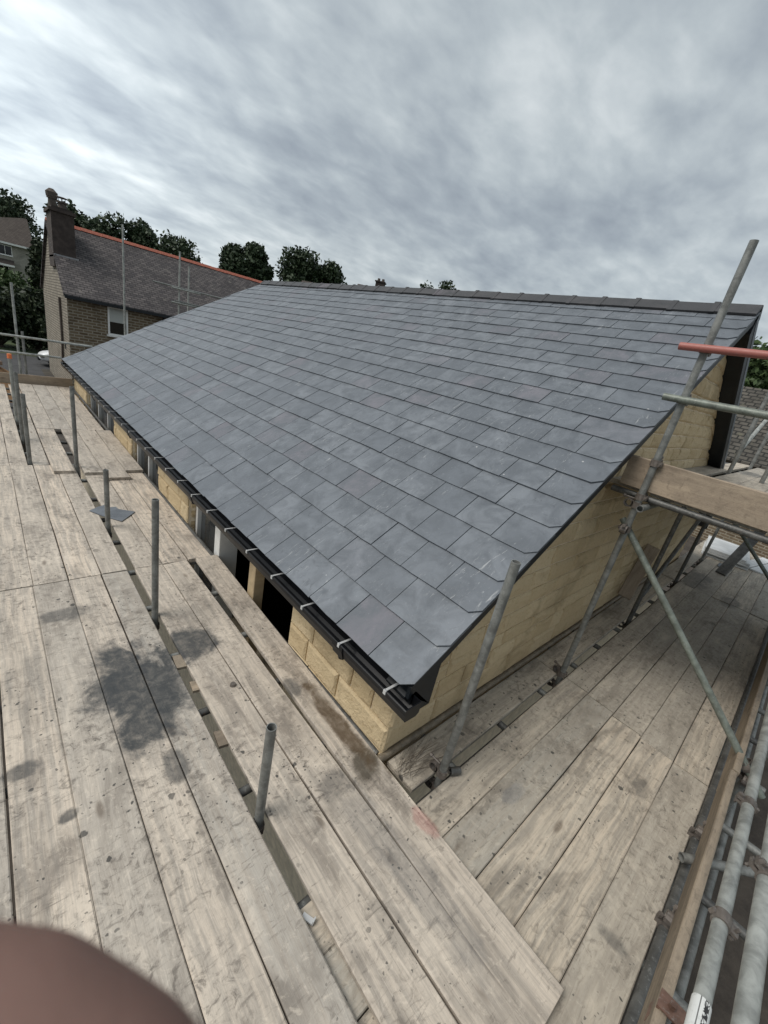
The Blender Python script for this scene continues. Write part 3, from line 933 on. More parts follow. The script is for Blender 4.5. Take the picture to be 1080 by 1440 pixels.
# near bay: boards from the joint at y = 2.68 back past the camera
cols_out = [(-2.587, -2.362), (-2.357, -2.133), (-2.128, -1.904), (-1.898, -1.674), (-1.665, -1.441), (-1.437, -1.213), (-1.207, -0.984), (-0.979, -0.783)]
for i, (a, b) in enumerate(cols_out): deck_y(eav, a + rj(.002), b + rj(.002), -1.22 + rj(.01), 2.675 + rj(.006), rj(.002), M['deck'], rj(.0015))
deck_y(eav, -0.721, -0.487, -1.22, 2.674, 0.0, M['deck'])
deck_y(eav, -0.478, -0.262, -1.21, 2.672, 0.001, M['deck'], 0.003)
board(eav, 3.90, 0.216, (-0.118, 0.735), math.pi / 2 - 0.021, 0.004, M['deck'])
# middle bay
for i, (a, b) in enumerate(cols_out): deck_y(eav, a + .004 + rj(.003), b + .004 + rj(.003), 2.684, 5.74 + rj(.008), rj(.002), M['deck'], rj(.002))
for a, b in ((-0.712, -0.487), (-0.482, -0.258), (-0.252, -0.030)): deck_y(eav, a, b, 2.682, 6.58, rj(.001), M['deck'], rj(.001))
# far bay: outer boards butt, inner boards lap on top of the middle bay
for i, (a, b) in enumerate(cols_out):
    if i in (5,): a, b = -1.437, -1.264
    if i == 6: a, b = -1.202, -1.036
    if i == 7: continue
    deck_y(eav, a + rj(.003), b + rj(.003), 5.752, 8.31 + rj(.01), rj(.002), M['deck'], rj(.002))
    deck_y(eav, a + rj(.003), b + rj(.003), 8.32, 11.50, rj(.002), M['deck'], rj(.002))
for (a, b, y0, mtt) in ((-1.030, -0.806, 5.36, M['deck']), (-0.716, -0.505, 5.27, M['deck']), (-0.500, -0.240, 5.03, M['deck']), (-0.232, -0.012, 5.31, M['deck'])):
    deck_y(eav, a, b, y0, 7.50, 0.041, mtt, rj(.004))
    deck_y(eav, *{-1.030: (-1.03, -0.800), -0.716: (-0.793, -0.567), -0.500: (-0.561, -0.336), -0.232: (-0.330, -0.105)}[a], 7.515, 11.48, 0.041, mtt, rj(.001))
# transoms and ledgers below
yy = -1.0
while yy < 11.6:
    tube('transom', (-2.75 + rj(.1), yy, -BT - TR - 0.002), (-0.02, yy + rj(.02), -BT - TR - 0.002), eav, M['tube_dark'] if random.random() < .5 else M['tube'])
    yy += 0.62 + rj(.05)
for xx in (-0.81, -2.62): tube('ledger', (xx, -1.9, -BT - 3 * TR - 0.006), (xx, 11.9, -BT - 3 * TR - 0.006), eav, M['tube_dark'])
tube('ledger', (-0.005, 0.03, -0.028), (-0.005, 11.6, -0.028), eav, M['tube_dark'])
# standards through the gap
for (x, y, h) in ((-0.753, 0.097, 0.60), (-0.752, 1.921, 0.99), (-0.753, 3.639, 0.63), (-0.765, 5.528, 1.10)):
    tube('standard', (x, y, GZ), (x, y, h), eav, M['tube'])
    coupler((x, y, -0.105), (0, 0, 1), (0, 1, 0), eav)
for (x, y, h) in ((-1.231, 5.867, 0.90), (-1.232, 7.02, 0.98), (-1.238, 8.22, 1.05)):
    o = tube('standard', (x, y, GZ), (x, y, h), eav, M['tube_pale'] if y > 8 else M['tube'])
    if y > 8:
        MB().tube((0, 0, 0), (0, 0, 0.07), 0.032, 0.030, 12).build('cap', M['orange'], o, (0, 0, h - GZ - 0.05))
    coupler((x, y, -0.105), (0, 0, 1), (0, 1, 0), eav)
for (x, y) in ((-2.62, -0.5), (-2.62, 2.0), (-2.62, 4.5), (-2.62, 7.0), (-2.62, 9.5)):
    tube('standard', (x - 0.05, y, GZ), (x - 0.05, y, 1.1), eav)
for z in (0.48, 0.95): tube('guard_rail', (-2.60, -1.9, z), (-2.60, 12.0, z), eav, M['tube_pale'])
# far end: toe board, rails and posts
board(eav, 2.56, 0.225, (-1.31, 11.575), 0.0, 0.118, M['toe'], 'toe_board', roll=math.pi / 2)
tube('guard_rail', (-2.75, 11.66, 1.03), (0.42, 11.66, 1.03), eav, M['tube_pale'])
tube('guard_rail', (-2.75, 11.66, 0.67), (-0.20, 11.66, 0.68), eav, M['tube_pale'])
tube('standard', (-0.86, 11.72, GZ), (-0.86, 11.72, 1.14), eav)
tube('standard', (-0.955, 11.80, GZ), (-0.955, 11.80, 2.10), eav, M['tube_pale'])
for z in (0.67, 1.03): coupler((-0.86, 11.72, z), (0, 0, 1), (1, 0, 0), eav)

# ---- gable-side scaffold: lower deck and the raised platform
gs = empty('scaffold', (3.5, -0.8, GZ))
tag(gs, 'tube scaffold along the stone gable with a raised boarded platform and toe board', 'scaffold')
DZ = -0.040
rows = [(-0.249, -0.030), (-0.520, -0.318), (-0.745, -0.524), (-0.970, -0.749), (-1.197, -0.974), (-1.418, -1.201)]
skx = [1.98, 1.93, 1.90, 1.86, 1.83, 1.82]
for i, (a, b) in enumerate(rows):
    s = rj(.0015)
    if i == 0: deck_x(gs, a, b, 0.035, 1.90, DZ + rj(.001), M['deck_gable'], 0.0)
    else: deck_x(gs, a, b, skx[i] - 3.90, skx[i] - 0.004, DZ + rj(.0015), M['deck_gable'], s)
    deck_x(gs, a, b, skx[i] + 0.006 - (.07 if i == 0 else 0), 5.87 + rj(.03), DZ + rj(.0015), M['deck_gable'], s)
    deck_x(gs, a, b, 5.90, 9.75 + rj(.05), DZ + rj(.002), M['deck_gable'], s)
xx = -1.6
while xx < 9.8:
    tube('transom', (xx, -1.75 + rj(.05), DZ - BT - TR - .002), (xx + rj(.02), 0.0, DZ - BT - TR - .002), gs, M['tube'] if random.random() < .5 else M['tube_dark'])
    xx += 0.63 + rj(.06)
tube('ledger', (-0.03, -0.004, -0.018), (5.6, -0.006, -0.018), gs, M['tube_mud'])
tube('ledger', (-1.9, -0.30, DZ - BT - 3 * TR - .006), (9.8, -0.30, DZ - BT - 3 * TR - .006), gs, M['tube_dark'])
tube('ledger', (-1.6, -1.446, DZ - 0.004), (6.2, -1.446, DZ - 0.004), gs, M['tube_dark'])
# inner standards
for (x, y, h, mt_) in ((0.250, -0.286, 1.455, M['tube']), (1.905, -0.283, 3.31, M['tube']), (3.73, -0.285, 1.62, M['tube_dark']), (5.87, -0.285, 1.62, M['tube_dark']), (7.7, -0.285, 2.75, M['tube'])):
    tube('standard', (x, y, GZ), (x, y, h), gs, mt_)
    coupler((x, y, DZ - 0.11), (0, 0, 1), (1, 0, 0), gs)
tube('stub', (0.30, -0.31, DZ + TR), (0.36, -0.34, DZ + TR), gs, M['tube_dark'])
coupler((0.250, -0.286, DZ + 0.03), (0, 0, 1), (1, 0, 0), gs)
coupler((1.905, -0.283, DZ + 0.03), (0, 0, 1), (1, -0.4, 0), gs)
# outer standards, toe board and guard rails
for x in (1.98, 4.1, 6.2, 8.3):
    tube('standard', (x, -1.56, GZ), (x, -1.56, 2.75), gs)
    for z in (0.60, 0.95): coupler((x, -1.56, z), (0, 0, 1), (1, 0, 0), gs)
    coupler((x, -1.56, 0.10), (0, 0, 1), (0, 1, 0), gs)
board(gs, 3.9, 0.225, (-0.62 + 0.35, -1.482), 0.0, 0.155, M['toe_grey'], 'toe_board', roll=math.pi / 2 - 0.03)
board(gs, 3.9, 0.225, (3.66, -1.486), 0.0, 0.150, M['toe_grey'], 'toe_board', roll=math.pi / 2 + 0.02)
tube('guard_rail', (-1.9, -1.476, 0.605), (6.3, -1.476, 0.60), gs, M['tube_pale'])
tube('guard_rail', (-1.9, -1.478, 0.935), (6.3, -1.478, 0.93), gs, M['tube_pale'])
tube('ledger', (-1.9, -1.62, -0.35), (6.3, -1.62, -0.35), gs)
# toe-board clip, rope lashing and couplers on the rails
clp = MB().box(-0.035, 0.035, -0.062, 0.018, 0.052, 0.060); clp.box(-0.034, 0.034, 0.008, 0.016, -0.06, 0.050); clp.box(-0.033, 0.033, -0.060, -0.052, -0.05, 0.050); clp.tube((0, -0.02, 0.061), (0, -0.02, 0.085), 0.012, n=6)
clp.build('board_clip', M['rust'], gs, Vector((0.05, -1.460, 0.222)) - gs.location)
clamp((0.22, -1.476, 0.605), (1, 0, 0), (0, -1, -0.3), gs)
clamp((0.16, -1.478, 0.935), (1, 0, 0), (0, 1, 0.5), gs)
clamp((0.95, -1.476, 0.603), (1, 0, 0), (0, 1, 0.1), gs)
coupler((1.30, -1.446, DZ), (1, 0, 0), (0, 1, 0), gs)
coupler((0.62, -1.446, DZ), (1, 0, 0), (0, 1, 0), gs)
tube('transom', (1.28, -1.72, 0.06), (0.98, -1.40, 0.05), gs, M['tube'])
# printed sleeve on the lower rail
def sleeve():
    m, q, b = mat('printed_white_tape')
    ob = q.node('ShaderNodeTexCoord').outputs['Object']
    sp = q.node('ShaderNodeSeparateXYZ'); q.put(sp.inputs[0], ob)
    ang = q.math('ARCTAN2', sp.outputs[1], sp.outputs[2])
    band = lambda c, w: q.mapr(q.math('ABSOLUTE', q.math('SUBTRACT', ang, c)), w, w * 0.7)
    line = band(0.35, 0.07)
    cm = q.node('ShaderNodeCombineXYZ'); q.put(cm.inputs[0], q.math('MULTIPLY', sp.outputs[0], 75.0)); q.put(cm.inputs[1], q.math('MULTIPLY', ang, 4.2))
    v = q.voro(cm.outputs[0], 1.0, 'DISTANCE_TO_EDGE')
    let = q.math('MULTIPLY', q.mapr(v, 0.16, 0.10), band(-0.35, 0.36))
    k = q.math('MAXIMUM', q.math('MULTIPLY', line, 0.8), let)
    c = q.mix(q.mapr(q.noise(ob, 40, 5, 0.6), 0.5, 0.75), (0.72, 0.73, 0.71), (0.55, 0.56, 0.54))
    q.put(b.inputs['Base Color'], q.mix(k, c, (0.03, 0.03, 0.03))); b.inputs['Roughness'].default_value = 0.45
    return m
MB().tube((-0.42, 0, 0), (0.0, 0, 0), TR + 0.0016, n=24, cap=True).build('printed_tape', sleeve(), gs, Vector((-0.115, -1.476, 0.6047)) - gs.location, smooth=False)
# brace across the bay
tube('brace', (1.95, -0.22, 1.455), (1.95, -1.66, 0.05), gs, M['tube_green'])
coupler((1.905, -0.283, 1.40), (0, 0, 1), (0, 1, -1), gs)
coupler((1.95, -1.53, 0.18), (0, 1, -0.97), (0, 1, 1), gs)
tube('brace', (5.90, -0.25, 1.35), (5.90, -1.62, 0.12), gs, M['tube_green'])
tube('brace', (3.78, -0.285, 0.28), (5.85, -0.285, 1.50), gs, M['tube_dark'])
# raised platform
PZ = 1.715
for (a, b) in ((-0.235, -0.012), (-0.545, -0.320), (-0.775, -0.550), (-1.005, -0.780), (-1.235, -1.010), (-1.465, -1.240)):
    deck_x(gs, a, b, 1.99 + rj(.01), 5.88 + rj(.01), PZ + rj(.002), M['deck_gable'], rj(.002))
    deck_x(gs, a, b, 5.90 + rj(.01), 8.3, PZ + rj(.002), M['deck_gable'], rj(.002))
for x in (1.965, 2.9, 3.75, 4.8, 5.85, 7.0, 8.1): tube('transom', (x, -1.85, PZ - BT - TR - .002), (x, -0.06, PZ - BT - TR - .002), gs, M['tube_dark'])
tube('ledger', (1.80, -0.335, 1.595), (8.4, -0.335, 1.595), gs, M['tube'])
tube('ledger', (1.80, -1.60, 1.595), (8.4, -1.60, 1.595), gs, M['tube'])
coupler((1.905, -0.283, 1.595), (0, 0, 1), (1, 0, 0), gs)
coupler((1.905, -0.283, 1.66), (0, 0, 1), (0, -1, 0), gs)
board(gs, 1.72, 0.225, (1.962, -0.965), math.pi / 2, 1.817, M['toe'], 'toe_board', roll=math.pi / 2 - 0.02)
tube('guard_rail', (1.86, -0.14, 2.69), (1.86, -1.75, 2.70), gs, M['tube_red'])
tube('guard_rail', (1.86, -0.17, 2.365), (1.86, -1.75, 2.37), gs, M['tube_green'])
for z in (2.69, 2.365): coupler((1.905, -0.283, z), (0, 0, 1), (0, -1, 0), gs)
coupler((1.905, -0.283, 1.92), (0, 0, 1), (0, -1, 0), gs)
tube('standard', (5.45, -0.30, PZ), (5.45, -0.30, 2.95), gs, M['tube'])
tube('standard', (5.25, -0.66, PZ), (5.25, -0.66, 2.95), gs, M['tube'])
tube('brace', (5.5, -0.30, 2.05), (6.6, -0.30, 2.55), gs, M['tube_pale'])

# ---- scaffold beyond the far gable
fs = empty('scaffold', (3.0, 14.0, GZ))
tag(fs, 'tall thin scaffold poles with cross rails in front of the old brown house', 'scaffold')
for (x, y, h) in ((1.50, 13.5, 4.05), (2.93, 13.5, 3.82), (3.42, 14.2, 3.58)): tube('standard', (x, y, GZ), (x, y, h), fs, M['tube_pale'])
tube('guard_rail', (2.22, 13.5, 2.88), (6.2, 13.5, 2.86), fs, M['tube'])
tube('guard_rail', (2.80, 13.5, 2.50), (6.2, 13.5, 2.48), fs, M['tube'])
for z in (2.84, 2.45):
    tube('transom', (2.70, 13.44, z), (3.55, 13.50, z), fs, M['tube_pale'])
    coupler((2.93, 13.5, z), (0, 0, 1), (1, 0, 0), fs)

# ================================================================== small loose things on the boards
sv = [(-0.82, 4.06), (-0.74, 4.13), (-0.67, 4.17), (-0.645, 4.10), (-0.60, 4.10), (-0.59, 4.04), (-0.47, 3.95), (-0.62, 3.77), (-0.74, 3.92)]
cx_, cy_ = np.mean(sv, axis=0)
so_ = MB().prism([((a - cx_) * 1.2, (b - cy_) * 1.25) for a, b in sv], lambda a, b, s: (a, b, 0.001 + 0.007 * s))
tag(so_.build('broken_slate', M['slate'], None, (cx_, cy_, 0.004), tone=True), 'broken grey slate lying on the boards behind a cut-off scaffold post', 'slate')
for (x, y, s, a, lab, mt_) in ((-0.53, 0.95, 0.022, .4, 'dark round nut lying on the eaves boards by the stained patch', 'coupler'),):
    nb = MB().tube((0, 0, 0), (0, 0, 0.016), s, s * .8, 8)
    tag(nb.build('loose_nut', M[mt_], None, (x, y, 0.002)), lab, 'nut')
bl = MB().box(-0.012, 0.012, -0.028, 0.028, 0, 0.006); bl.box(-0.012, 0.012, -0.028, -0.022, 0.006, 0.02)
o = bl.build('metal_offcut', M['strap'], None, (-0.765, -0.39, -0.034)); o.rotation_euler = (0.1, 0.2, 0.5)
tag(o, 'small bright metal offcut in the gap between two boards', 'offcut')
for (x, y, s) in ((-0.742, 0.62, 1), (-0.748, 1.35, 1.2), (-0.735, 1.08, .8)):
    o = MB().prism([(-0.03 * s, -0.05 * s), (0.028 * s, -0.06 * s), (0.022 * s, 0.05 * s), (-0.02 * s, 0.06 * s)], lambda a, b, q: (a, b, 0.02 * q)).build('wood_wedge', M['toe_grey'], None, (x, y, -0.032))
    tag(o, 'short wood wedge lodged in the gap between the eaves boards', 'wedge', 'wood wedges in the gap between boards')
# dry stalks lying by the wall corner
tw = MB()
for i in range(38):
    x0, y0 = random.uniform(0.02, 0.12), random.uniform(-0.20, -0.09)
    a = random.gauss(0.25, 0.38); ln = random.uniform(0.10, 0.40)
    p = Vector((x0, y0, DZ + 0.004)); 
    q0 = p
    for k in range(3):
        a += random.uniform(-.15, .15)
        q1 = q0 + Vector((math.cos(a), math.sin(a), 0)) * ln / 3; q1.z = DZ + 0.004 + random.uniform(0, 0.012)
        if q1.y > -0.03: q1.y = -0.03
        tw.tube(q0, q1, 0.0008, 0.0006, 4, cap=False); q0 = q1
tag(tw.build('dry_stalks', M['twig']), 'dark dry stalks scattered on the board by the wall corner', 'stalks', kind='stuff')
# things at the far end of the lower gable deck
for (x, y, z, lx, ly, lz, rz, lab) in ((8.6, -0.05, DZ + 0.001, 1.1, 0.5, 0.16, 0.12, 'stack of white boards nearest the gable at the end of the lower deck'),):
    r = empty('board_stack', (x, y - 0.45, z), rz)
    tag(r, 'stack of white sheets lying at the far end of the lower deck', 'stack')
    for k in range(5): box('sheet', -0.5 + rj(.06), 0.55 + rj(.06), -0.32 + rj(.05), 0.32 + rj(.05), k * 0.036, k * 0.036 + 0.032, M['insul'], r, 0.003)
r = empty('white_plank', (9.0, -1.15, DZ), -0.2)
tag(r, 'pair of white planks beside the stacked sheets under the raised platform', 'planks')
for k in range(2): box('plank', -0.7, 0.6, -0.09 + k * .2, 0.09 + k * .2, 0.001, 0.03, M['insul'], r, 0.003)
o = board(empty('leaning_plank', (3.95, -0.16, 0.02)), 0.72, 0.15, (4.10, -0.10), 0.0, 0.42, M['toe'], 'plank', pitch=-1.08, roll=0.35)
tag(o.parent, 'short dark plank leaning against the stone gable under the platform', 'plank')
o = board(empty('fallen_plank', (7.3, -0.64, DZ)), 1.25, 0.15, (7.70, -0.72), -0.16, 0.36, M['tube_dark'], 'plank', pitch=-0.62)
tag(o.parent, 'dark plank propped slantwise on the lower deck under the platform', 'plank')
o = MB().prism([(-0.22, -0.02), (0.0, -0.12), (0.25, -0.03), (0.12, 0.10), (-0.1, 0.09)], lambda a, b, s: (a, b, 0.007 * s)).build('broken_slate', M['slate'], None, (7.75, -0.62, DZ + 0.012), tone=True)
tag(o, 'dark slate piece on the lower deck beside the propped plank', 'slate')
# pale sheet on the ground below the guard rails
o = MB().box(-1.2, 1.2, -0.16, 0.16, 0, 0.04).build('scaffold_board', M['greysheet'], None, (1.0, -2.05, -0.55)); o.rotation_euler = (0, 0, 1.1)
o.location = (0.95, -2.35, GZ + 0.01)
tag(o, 'pale grey sheet lying on the ground below the guard rails', 'board'); o.name = 'grey_sheet'

# ================================================================== NEIGHBOUR HOUSE
def uv_box(o, fn):
    me = o.data; uv = me.uv_layers.new(name='uv')
    for p in me.polygons:
        for li in p.loop_indices:
            uv.data[li].uv = fn(me.vertices[me.loops[li].vertex_index].co, p.normal)
    return o


def plan_uv(co, n):
    return (co.x + co.y * 0.0 if abs(n.y) > abs(n.x) else co.y, co.z if abs(n.z) < 0.9 else co.y)


def roof_uv(co, n): return (co.x, math.hypot(co.y, co.z) if True else 0)


def house_block(name, label, x0, x1, y0, y1, z0, ze, zr, wallm, gablem, roofm, ridgem=None, over=0.25, ridge_y=None):
    r = empty(name, ((x0 + x1) / 2, y0, z0)); tag(r, label, 'house')
    yc = (y0 + y1) / 2 if ridge_y is None else ridge_y
    L0 = r.location
    for q4 in ([(x0, y0, z0), (x1, y0, z0), (x1, y0, ze), (x0, y0, ze)], [(x1, y1, z0), (x0, y1, z0), (x0, y1, ze), (x1, y1, ze)]):
        uv_box(MB().add([Vector(p) - L0 for p in q4], [(0, 1, 2, 3)]).build('wall', wallm, r), plan_uv)
    for xx, od in ((x0, 1), (x1, -1)):
        q5 = [(xx, y0, ze), (xx, yc, zr), (xx, y1, ze), (xx, y1, z0), (xx, y0, z0)][::od]
        uv_box(MB().add([Vector(p) - L0 for p in q5], [(0, 1, 2, 3, 4)]).build('gable', gablem, r), plan_uv)
    sl_ = (zr - ze) / (yc - y0); sl2 = (zr - ze) / (y1 - yc)
    th = 0.10; o_ = over
    A = [(x0 - .12, y0 - o_, ze - o_ * sl_ + .06), (x1 + .12, y0 - o_, ze - o_ * sl_ + .06), (x1 + .12, yc, zr + .06), (x0 - .12, yc, zr + .06)]
    B = [(x0 - .12, yc, zr + .06), (x1 + .12, yc, zr + .06), (x1 + .12, y1 + o_, ze - o_ * sl2 + .06), (x0 - .12, y1 + o_, ze - o_ * sl2 + .06)]
    mb = MB()
    for q in (A, B):
        v = [Vector(p) - L0 for p in q]
        mb.add(v + [p - Vector((0, 0, th)) for p in v], [(0, 1, 2, 3), (7, 6, 5, 4), (0, 4, 5, 1), (1, 5, 6, 2), (2, 6, 7, 3), (3, 7, 4, 0)])
    ro = mb.build('roof', roofm, r); uv_box(ro, roof_uv)
    if ridgem:
        nT = int((x1 - x0) / 0.45)
        rt = MB().prism([(-.16, -.13), (-.05, 0.01), (.05, .01), (.16, -.13), (.13, -.15), (0, -.04), (-.13, -.15)], lambda a, b, s: (0.004 + .442 * s, a, b))
        me = None
        for k in range(nT):
            if me is None: t0_ = rt.build('ridge_tile', ridgem, ro, Vector((x0 - .1 + k * .45, yc, zr + .13)) - L0); me = t0_
            else:
                t1_ = t0_.copy(); COL.objects.link(t1_); t1_.parent = ro; t1_.location = Vector((x0 - .1 + k * .45, yc, zr + .13 + rj(.008))) - L0
    return r, ro


def hwindow(r, x0, x1, y, z0, z1, blind=False, bars=1, surround=True, lintel=None):
    L0 = r.location
    f = MB(); t = 0.07
    f.box(x0, x0 + t, y - .05, y + .02, z0, z1); f.box(x1 - t, x1, y - .05, y + .02, z0, z1)
    f.box(x0 + t, x1 - t, y - .05, y + .02, z0, z0 + t); f.box(x0 + t, x1 - t, y - .05, y + .02, z1 - t, z1)
    for k in range(1, bars + 1):
        xx = x0 + (x1 - x0) * k / (bars + 1)
        if bars: f.box(xx - .025, xx + .025, y - .045, y + .015, z0 + t, z1 - t)
    f.box(x0 - .06, x1 + .06, y - .12, y + .02, z0 - .07, z0 - .002)
    fo = MB(); fo.v = [tuple(Vector(p) - L0) for p in f.v]; fo.f = f.f; fo.t = f.t
    w = fo.build('window', M['white'], r)
    MB().add([Vector(p) - L0 for p in ((x0 + .02, y - .012, z0 + .02), (x1 - .02, y - .012, z0 + .02), (x1 - .02, y - .012, z1 - .02), (x0 + .02, y - .012, z1 - .02))], [(0, 1, 2, 3)]).build('pane', M['glass_dark'], w)
    if blind:
        zb = z0 + (z1 - z0) * 0.47
        MB().box(x0 + t, x1 - t, y - .03, y - .018, zb, z1 - t).build('blind', M['blind'], w, -L0)
    return w


NX0, NX1, NY0, NY1 = 1.31, 17.0, 22.86, 31.6
nbh, nbro = house_block('old_house', 'old brown coursed-stone house with mossy slate roof and red ridge', NX0, NX1, NY0, NY1, GZ, 2.05, 4.90, M['nb_wall'], M['nb_gable'], M['nb_roof'], M['clay'], 0.22)
hwindow(nbh, 2.78, 3.58, NY0, 0.60, 1.82, True, 0)
hwindow(nbh, 7.2, 8.2, NY0, 0.60, 1.82, True, 0)
L0 = nbh.location
MB().box(NX0 - .1, NX1, NY0 - .36, NY0 - .24, 1.80, 1.92).build('gutter', M['blackmatt'], nbh, -L0)
MB().tube((5.05, NY0 - .3, 1.8), (5.05, NY0 - .08, 1.55), .045).tube((5.05, NY0 - .08, 1.55), (5.05, NY0 - .08, GZ), .045).build('downpipe', M['blackmatt'], nbh, -L0)
MB().tube((NX0 - .06, 24.6, 0.0), (NX0 - .06, 24.6, 1.75), .05).tube((NX0 - .06, 24.6, 0.0), (NX0 - .06, 25.0, -1.2), .05).build('soil_pipe', M['pot'], nbh, -L0)
MB().box(NX0 - .02, NX0 + .02, 24.0, 24.25, -.42, -.2).build('vent', M['blackmatt'], nbh, -L0)
# chimney on the near slope by the gable
ch = MB().box(1.20, 2.02, 25.0, 26.6, 3.0, 5.16); ch.box(1.12, 2.10, 24.92, 26.68, 5.16, 5.28); ch.box(1.24, 1.98, 25.02, 26.58, 5.28, 5.36)
cho = ch.build('chimney', M['chimney'], nbro, -L0)
MB().box(1.22, 2.10, 24.90, 24.985, 3.30, 3.50).box(1.20, 1.29, 24.9, 26.6, 3.38, 3.46).build('flashing', M['lead'], nbro, -L0)
for (y, rr, h, cowl, px_) in ((26.3, .17, .40, 1, 1.42), (25.3, .17, .20, 0, 1.66)):
    p = MB().tube((px_, y, 5.36), (px_, y, 5.36 + h), rr, rr * .85, 12)
    p.tube((px_, y, 5.36 + h), (px_, y, 5.36 + h + .06), rr * 1.15, rr * 1.15, 12)
    if cowl:
        p.tube((px_, y, 5.42 + h), (px_, y, 5.60 + h), rr * 1.25, rr * 1.35, 12); p.tube((px_, y, 5.60 + h), (px_, y, 5.74 + h), rr * 1.35, rr * .5, 12)
    else:
        for a in range(4): p.tube((px_ + .12 * math.cos(a * 1.57), y + .12 * math.sin(a * 1.57), 5.42 + h), (px_ + .12 * math.cos(a * 1.57), y + .12 * math.sin(a * 1.57), 5.56 + h), .012, n=5)
        p.tube((px_, y, 5.56 + h), (px_, y, 5.585 + h), .24, .20, 12)
    p.build('chimney_pot', M['pot'], nbro, -L0)

# ================================================================== FAR HOUSES
fh = empty('far_house', (-1.0, 75, 1.4)); tag(fh, 'pale two-storey house with hipped brown roof beyond the dark shrubs', 'house')
L0 = fh.location
x0, x1, y0, y1, ez = -7.0, 4.0, 75.0, 84.0, 5.85
o = MB().box(x0, x1, y0, y1, -1.0, ez).build('wall', M['far_wall'], fh, -L0); uv_box(o, plan_uv)
o = MB().add([(x0 - .5, y0 - .5, ez - .1), (x1 + .5, y0 - .5, ez - .1), (x1 + .5, y1 + .5, ez - .1), (x0 - .5, y1 + .5, ez - .1), (4.0, 79.5, 9.3), (4.4, 79.5, 9.3)],
             [(0, 1, 5, 4), (1, 2, 5), (2, 3, 4, 5), (3, 0, 4), (3, 2, 1, 0)]).build('roof', M['far_roof'], fh, -L0); uv_box(o, roof_uv)
MB().box(x0 - .5, x1 + .5, y0 - .56, y0 - .5, ez - .28, ez - .08).build('fascia', M['white'], fh, -L0)
hwindow(fh, 0.35, 2.35, y0, 4.35, 5.45, False, 2)
hwindow(fh, -5.0, -2.5, y0, 4.35, 5.45, False, 2)
hwindow(fh, -0.1, 1.9, y0, 1.9, 3.15, False, 3)
o = MB().prism([(y0 - 1.0, 3.35), (y0, 3.9), (y0, 3.75), (y0 - 1.0, 3.2)], lambda a, b, s: (-2.2 + 4.6 * s, a, b)).build('porch_roof', M['far_roof'], fh, -L0); uv_box(o, roof_uv)
MB().box(-2.2, 2.4, y0 - 1.06, y0 - 1.0, 3.12, 3.33).build('porch_fascia', M['white'], fh, -L0)

def small_house(label, cx, cy, ze, zr, ln, wd, rz, chim):
    r, ro = house_block('distant_house', label, -ln / 2, ln / 2, -wd / 2, wd / 2, 0, 4.8, 4.8 + (zr - ze), M['far_wall'], M['far_wall'], M['far_roof'], None, 0.3)
    zb = ze - 4.8
    r.location = (cx, cy, zb); r.rotation_euler = (0, 0, rz)
    for c in r.children: c.location = Vector((0, wd / 2, 0)) * 1.0 if False else c.location
    hwindow(r, -ln / 2 + 1, -ln / 2 + 2.4, r.location.y - wd / 2, 2.9 + zb, 4.2 + zb, False, 1) if False else None
    if chim:
        cq = MB().box(chim - .35, chim + .35, wd / 2 - .4, wd / 2 + .4, zr - ze + 4.0, zr - ze + 5.25); cq.box(chim - .42, chim + .42, wd / 2 - .47, wd / 2 + .47, zr - ze + 5.25, zr - ze + 5.33)
        cq.build('chimney', M['chimney'], ro)
        for dx in (-.18, .18):
            MB().tube((chim + dx, wd / 2, zr - ze + 5.33), (chim + dx, wd / 2, zr - ze + 5.55), .13, .1, 10).build('chimney_pot', M['pot'], ro)
    return r

small_house('distant brown-roofed house whose roof shows above the dark ridge tiles by the trees', 23.0, 36.5, 5.5, 7.55, 7.0, 6.5, -0.9, None)
small_house('distant house with a stone chimney showing above the dark ridge tiles', 21.5, 26.5, 5.2, 7.15, 4.6, 5.0, -0.85, -0.55)
# old building beyond the raised platform
r, ro = house_block('stone_terrace', 'dark stone building with mossy slate roof beyond the raised platform', -9, 9, -3.6, 3.6, 0, 3.9, 6.8, M['nb_wall'], M['nb_wall'], M['moss_roof'], None, 0.3)
r.location = (21.5, 2.6, GZ); r.rotation_euler = (0, 0, R(-94))
dl = MB().box(-1.9, -0.7, -.06, .02, .1, 3.2).build('door', M['reddoor'], r)
MB().tube((-0.85, -.12, 1.4), (-0.85, -.06, 1.4), .03, n=8).build('handle', M['strap'], dl)
MB().box(-2.02, -0.58, -.10, -.004, 3.2, 3.42).build('lintel', M['clay'], r)
for (a, b) in ((0.3, 2.0), (-5.0, -3.6)):
    w = MB().box(a, b, -.07, .02, 2.0, 3.5).build('window', M['white'], r)
    MB().box(a + .12, b - .12, -.085, -.072, 2.12, 3.38).build('pane', M['glass_dark'], w)

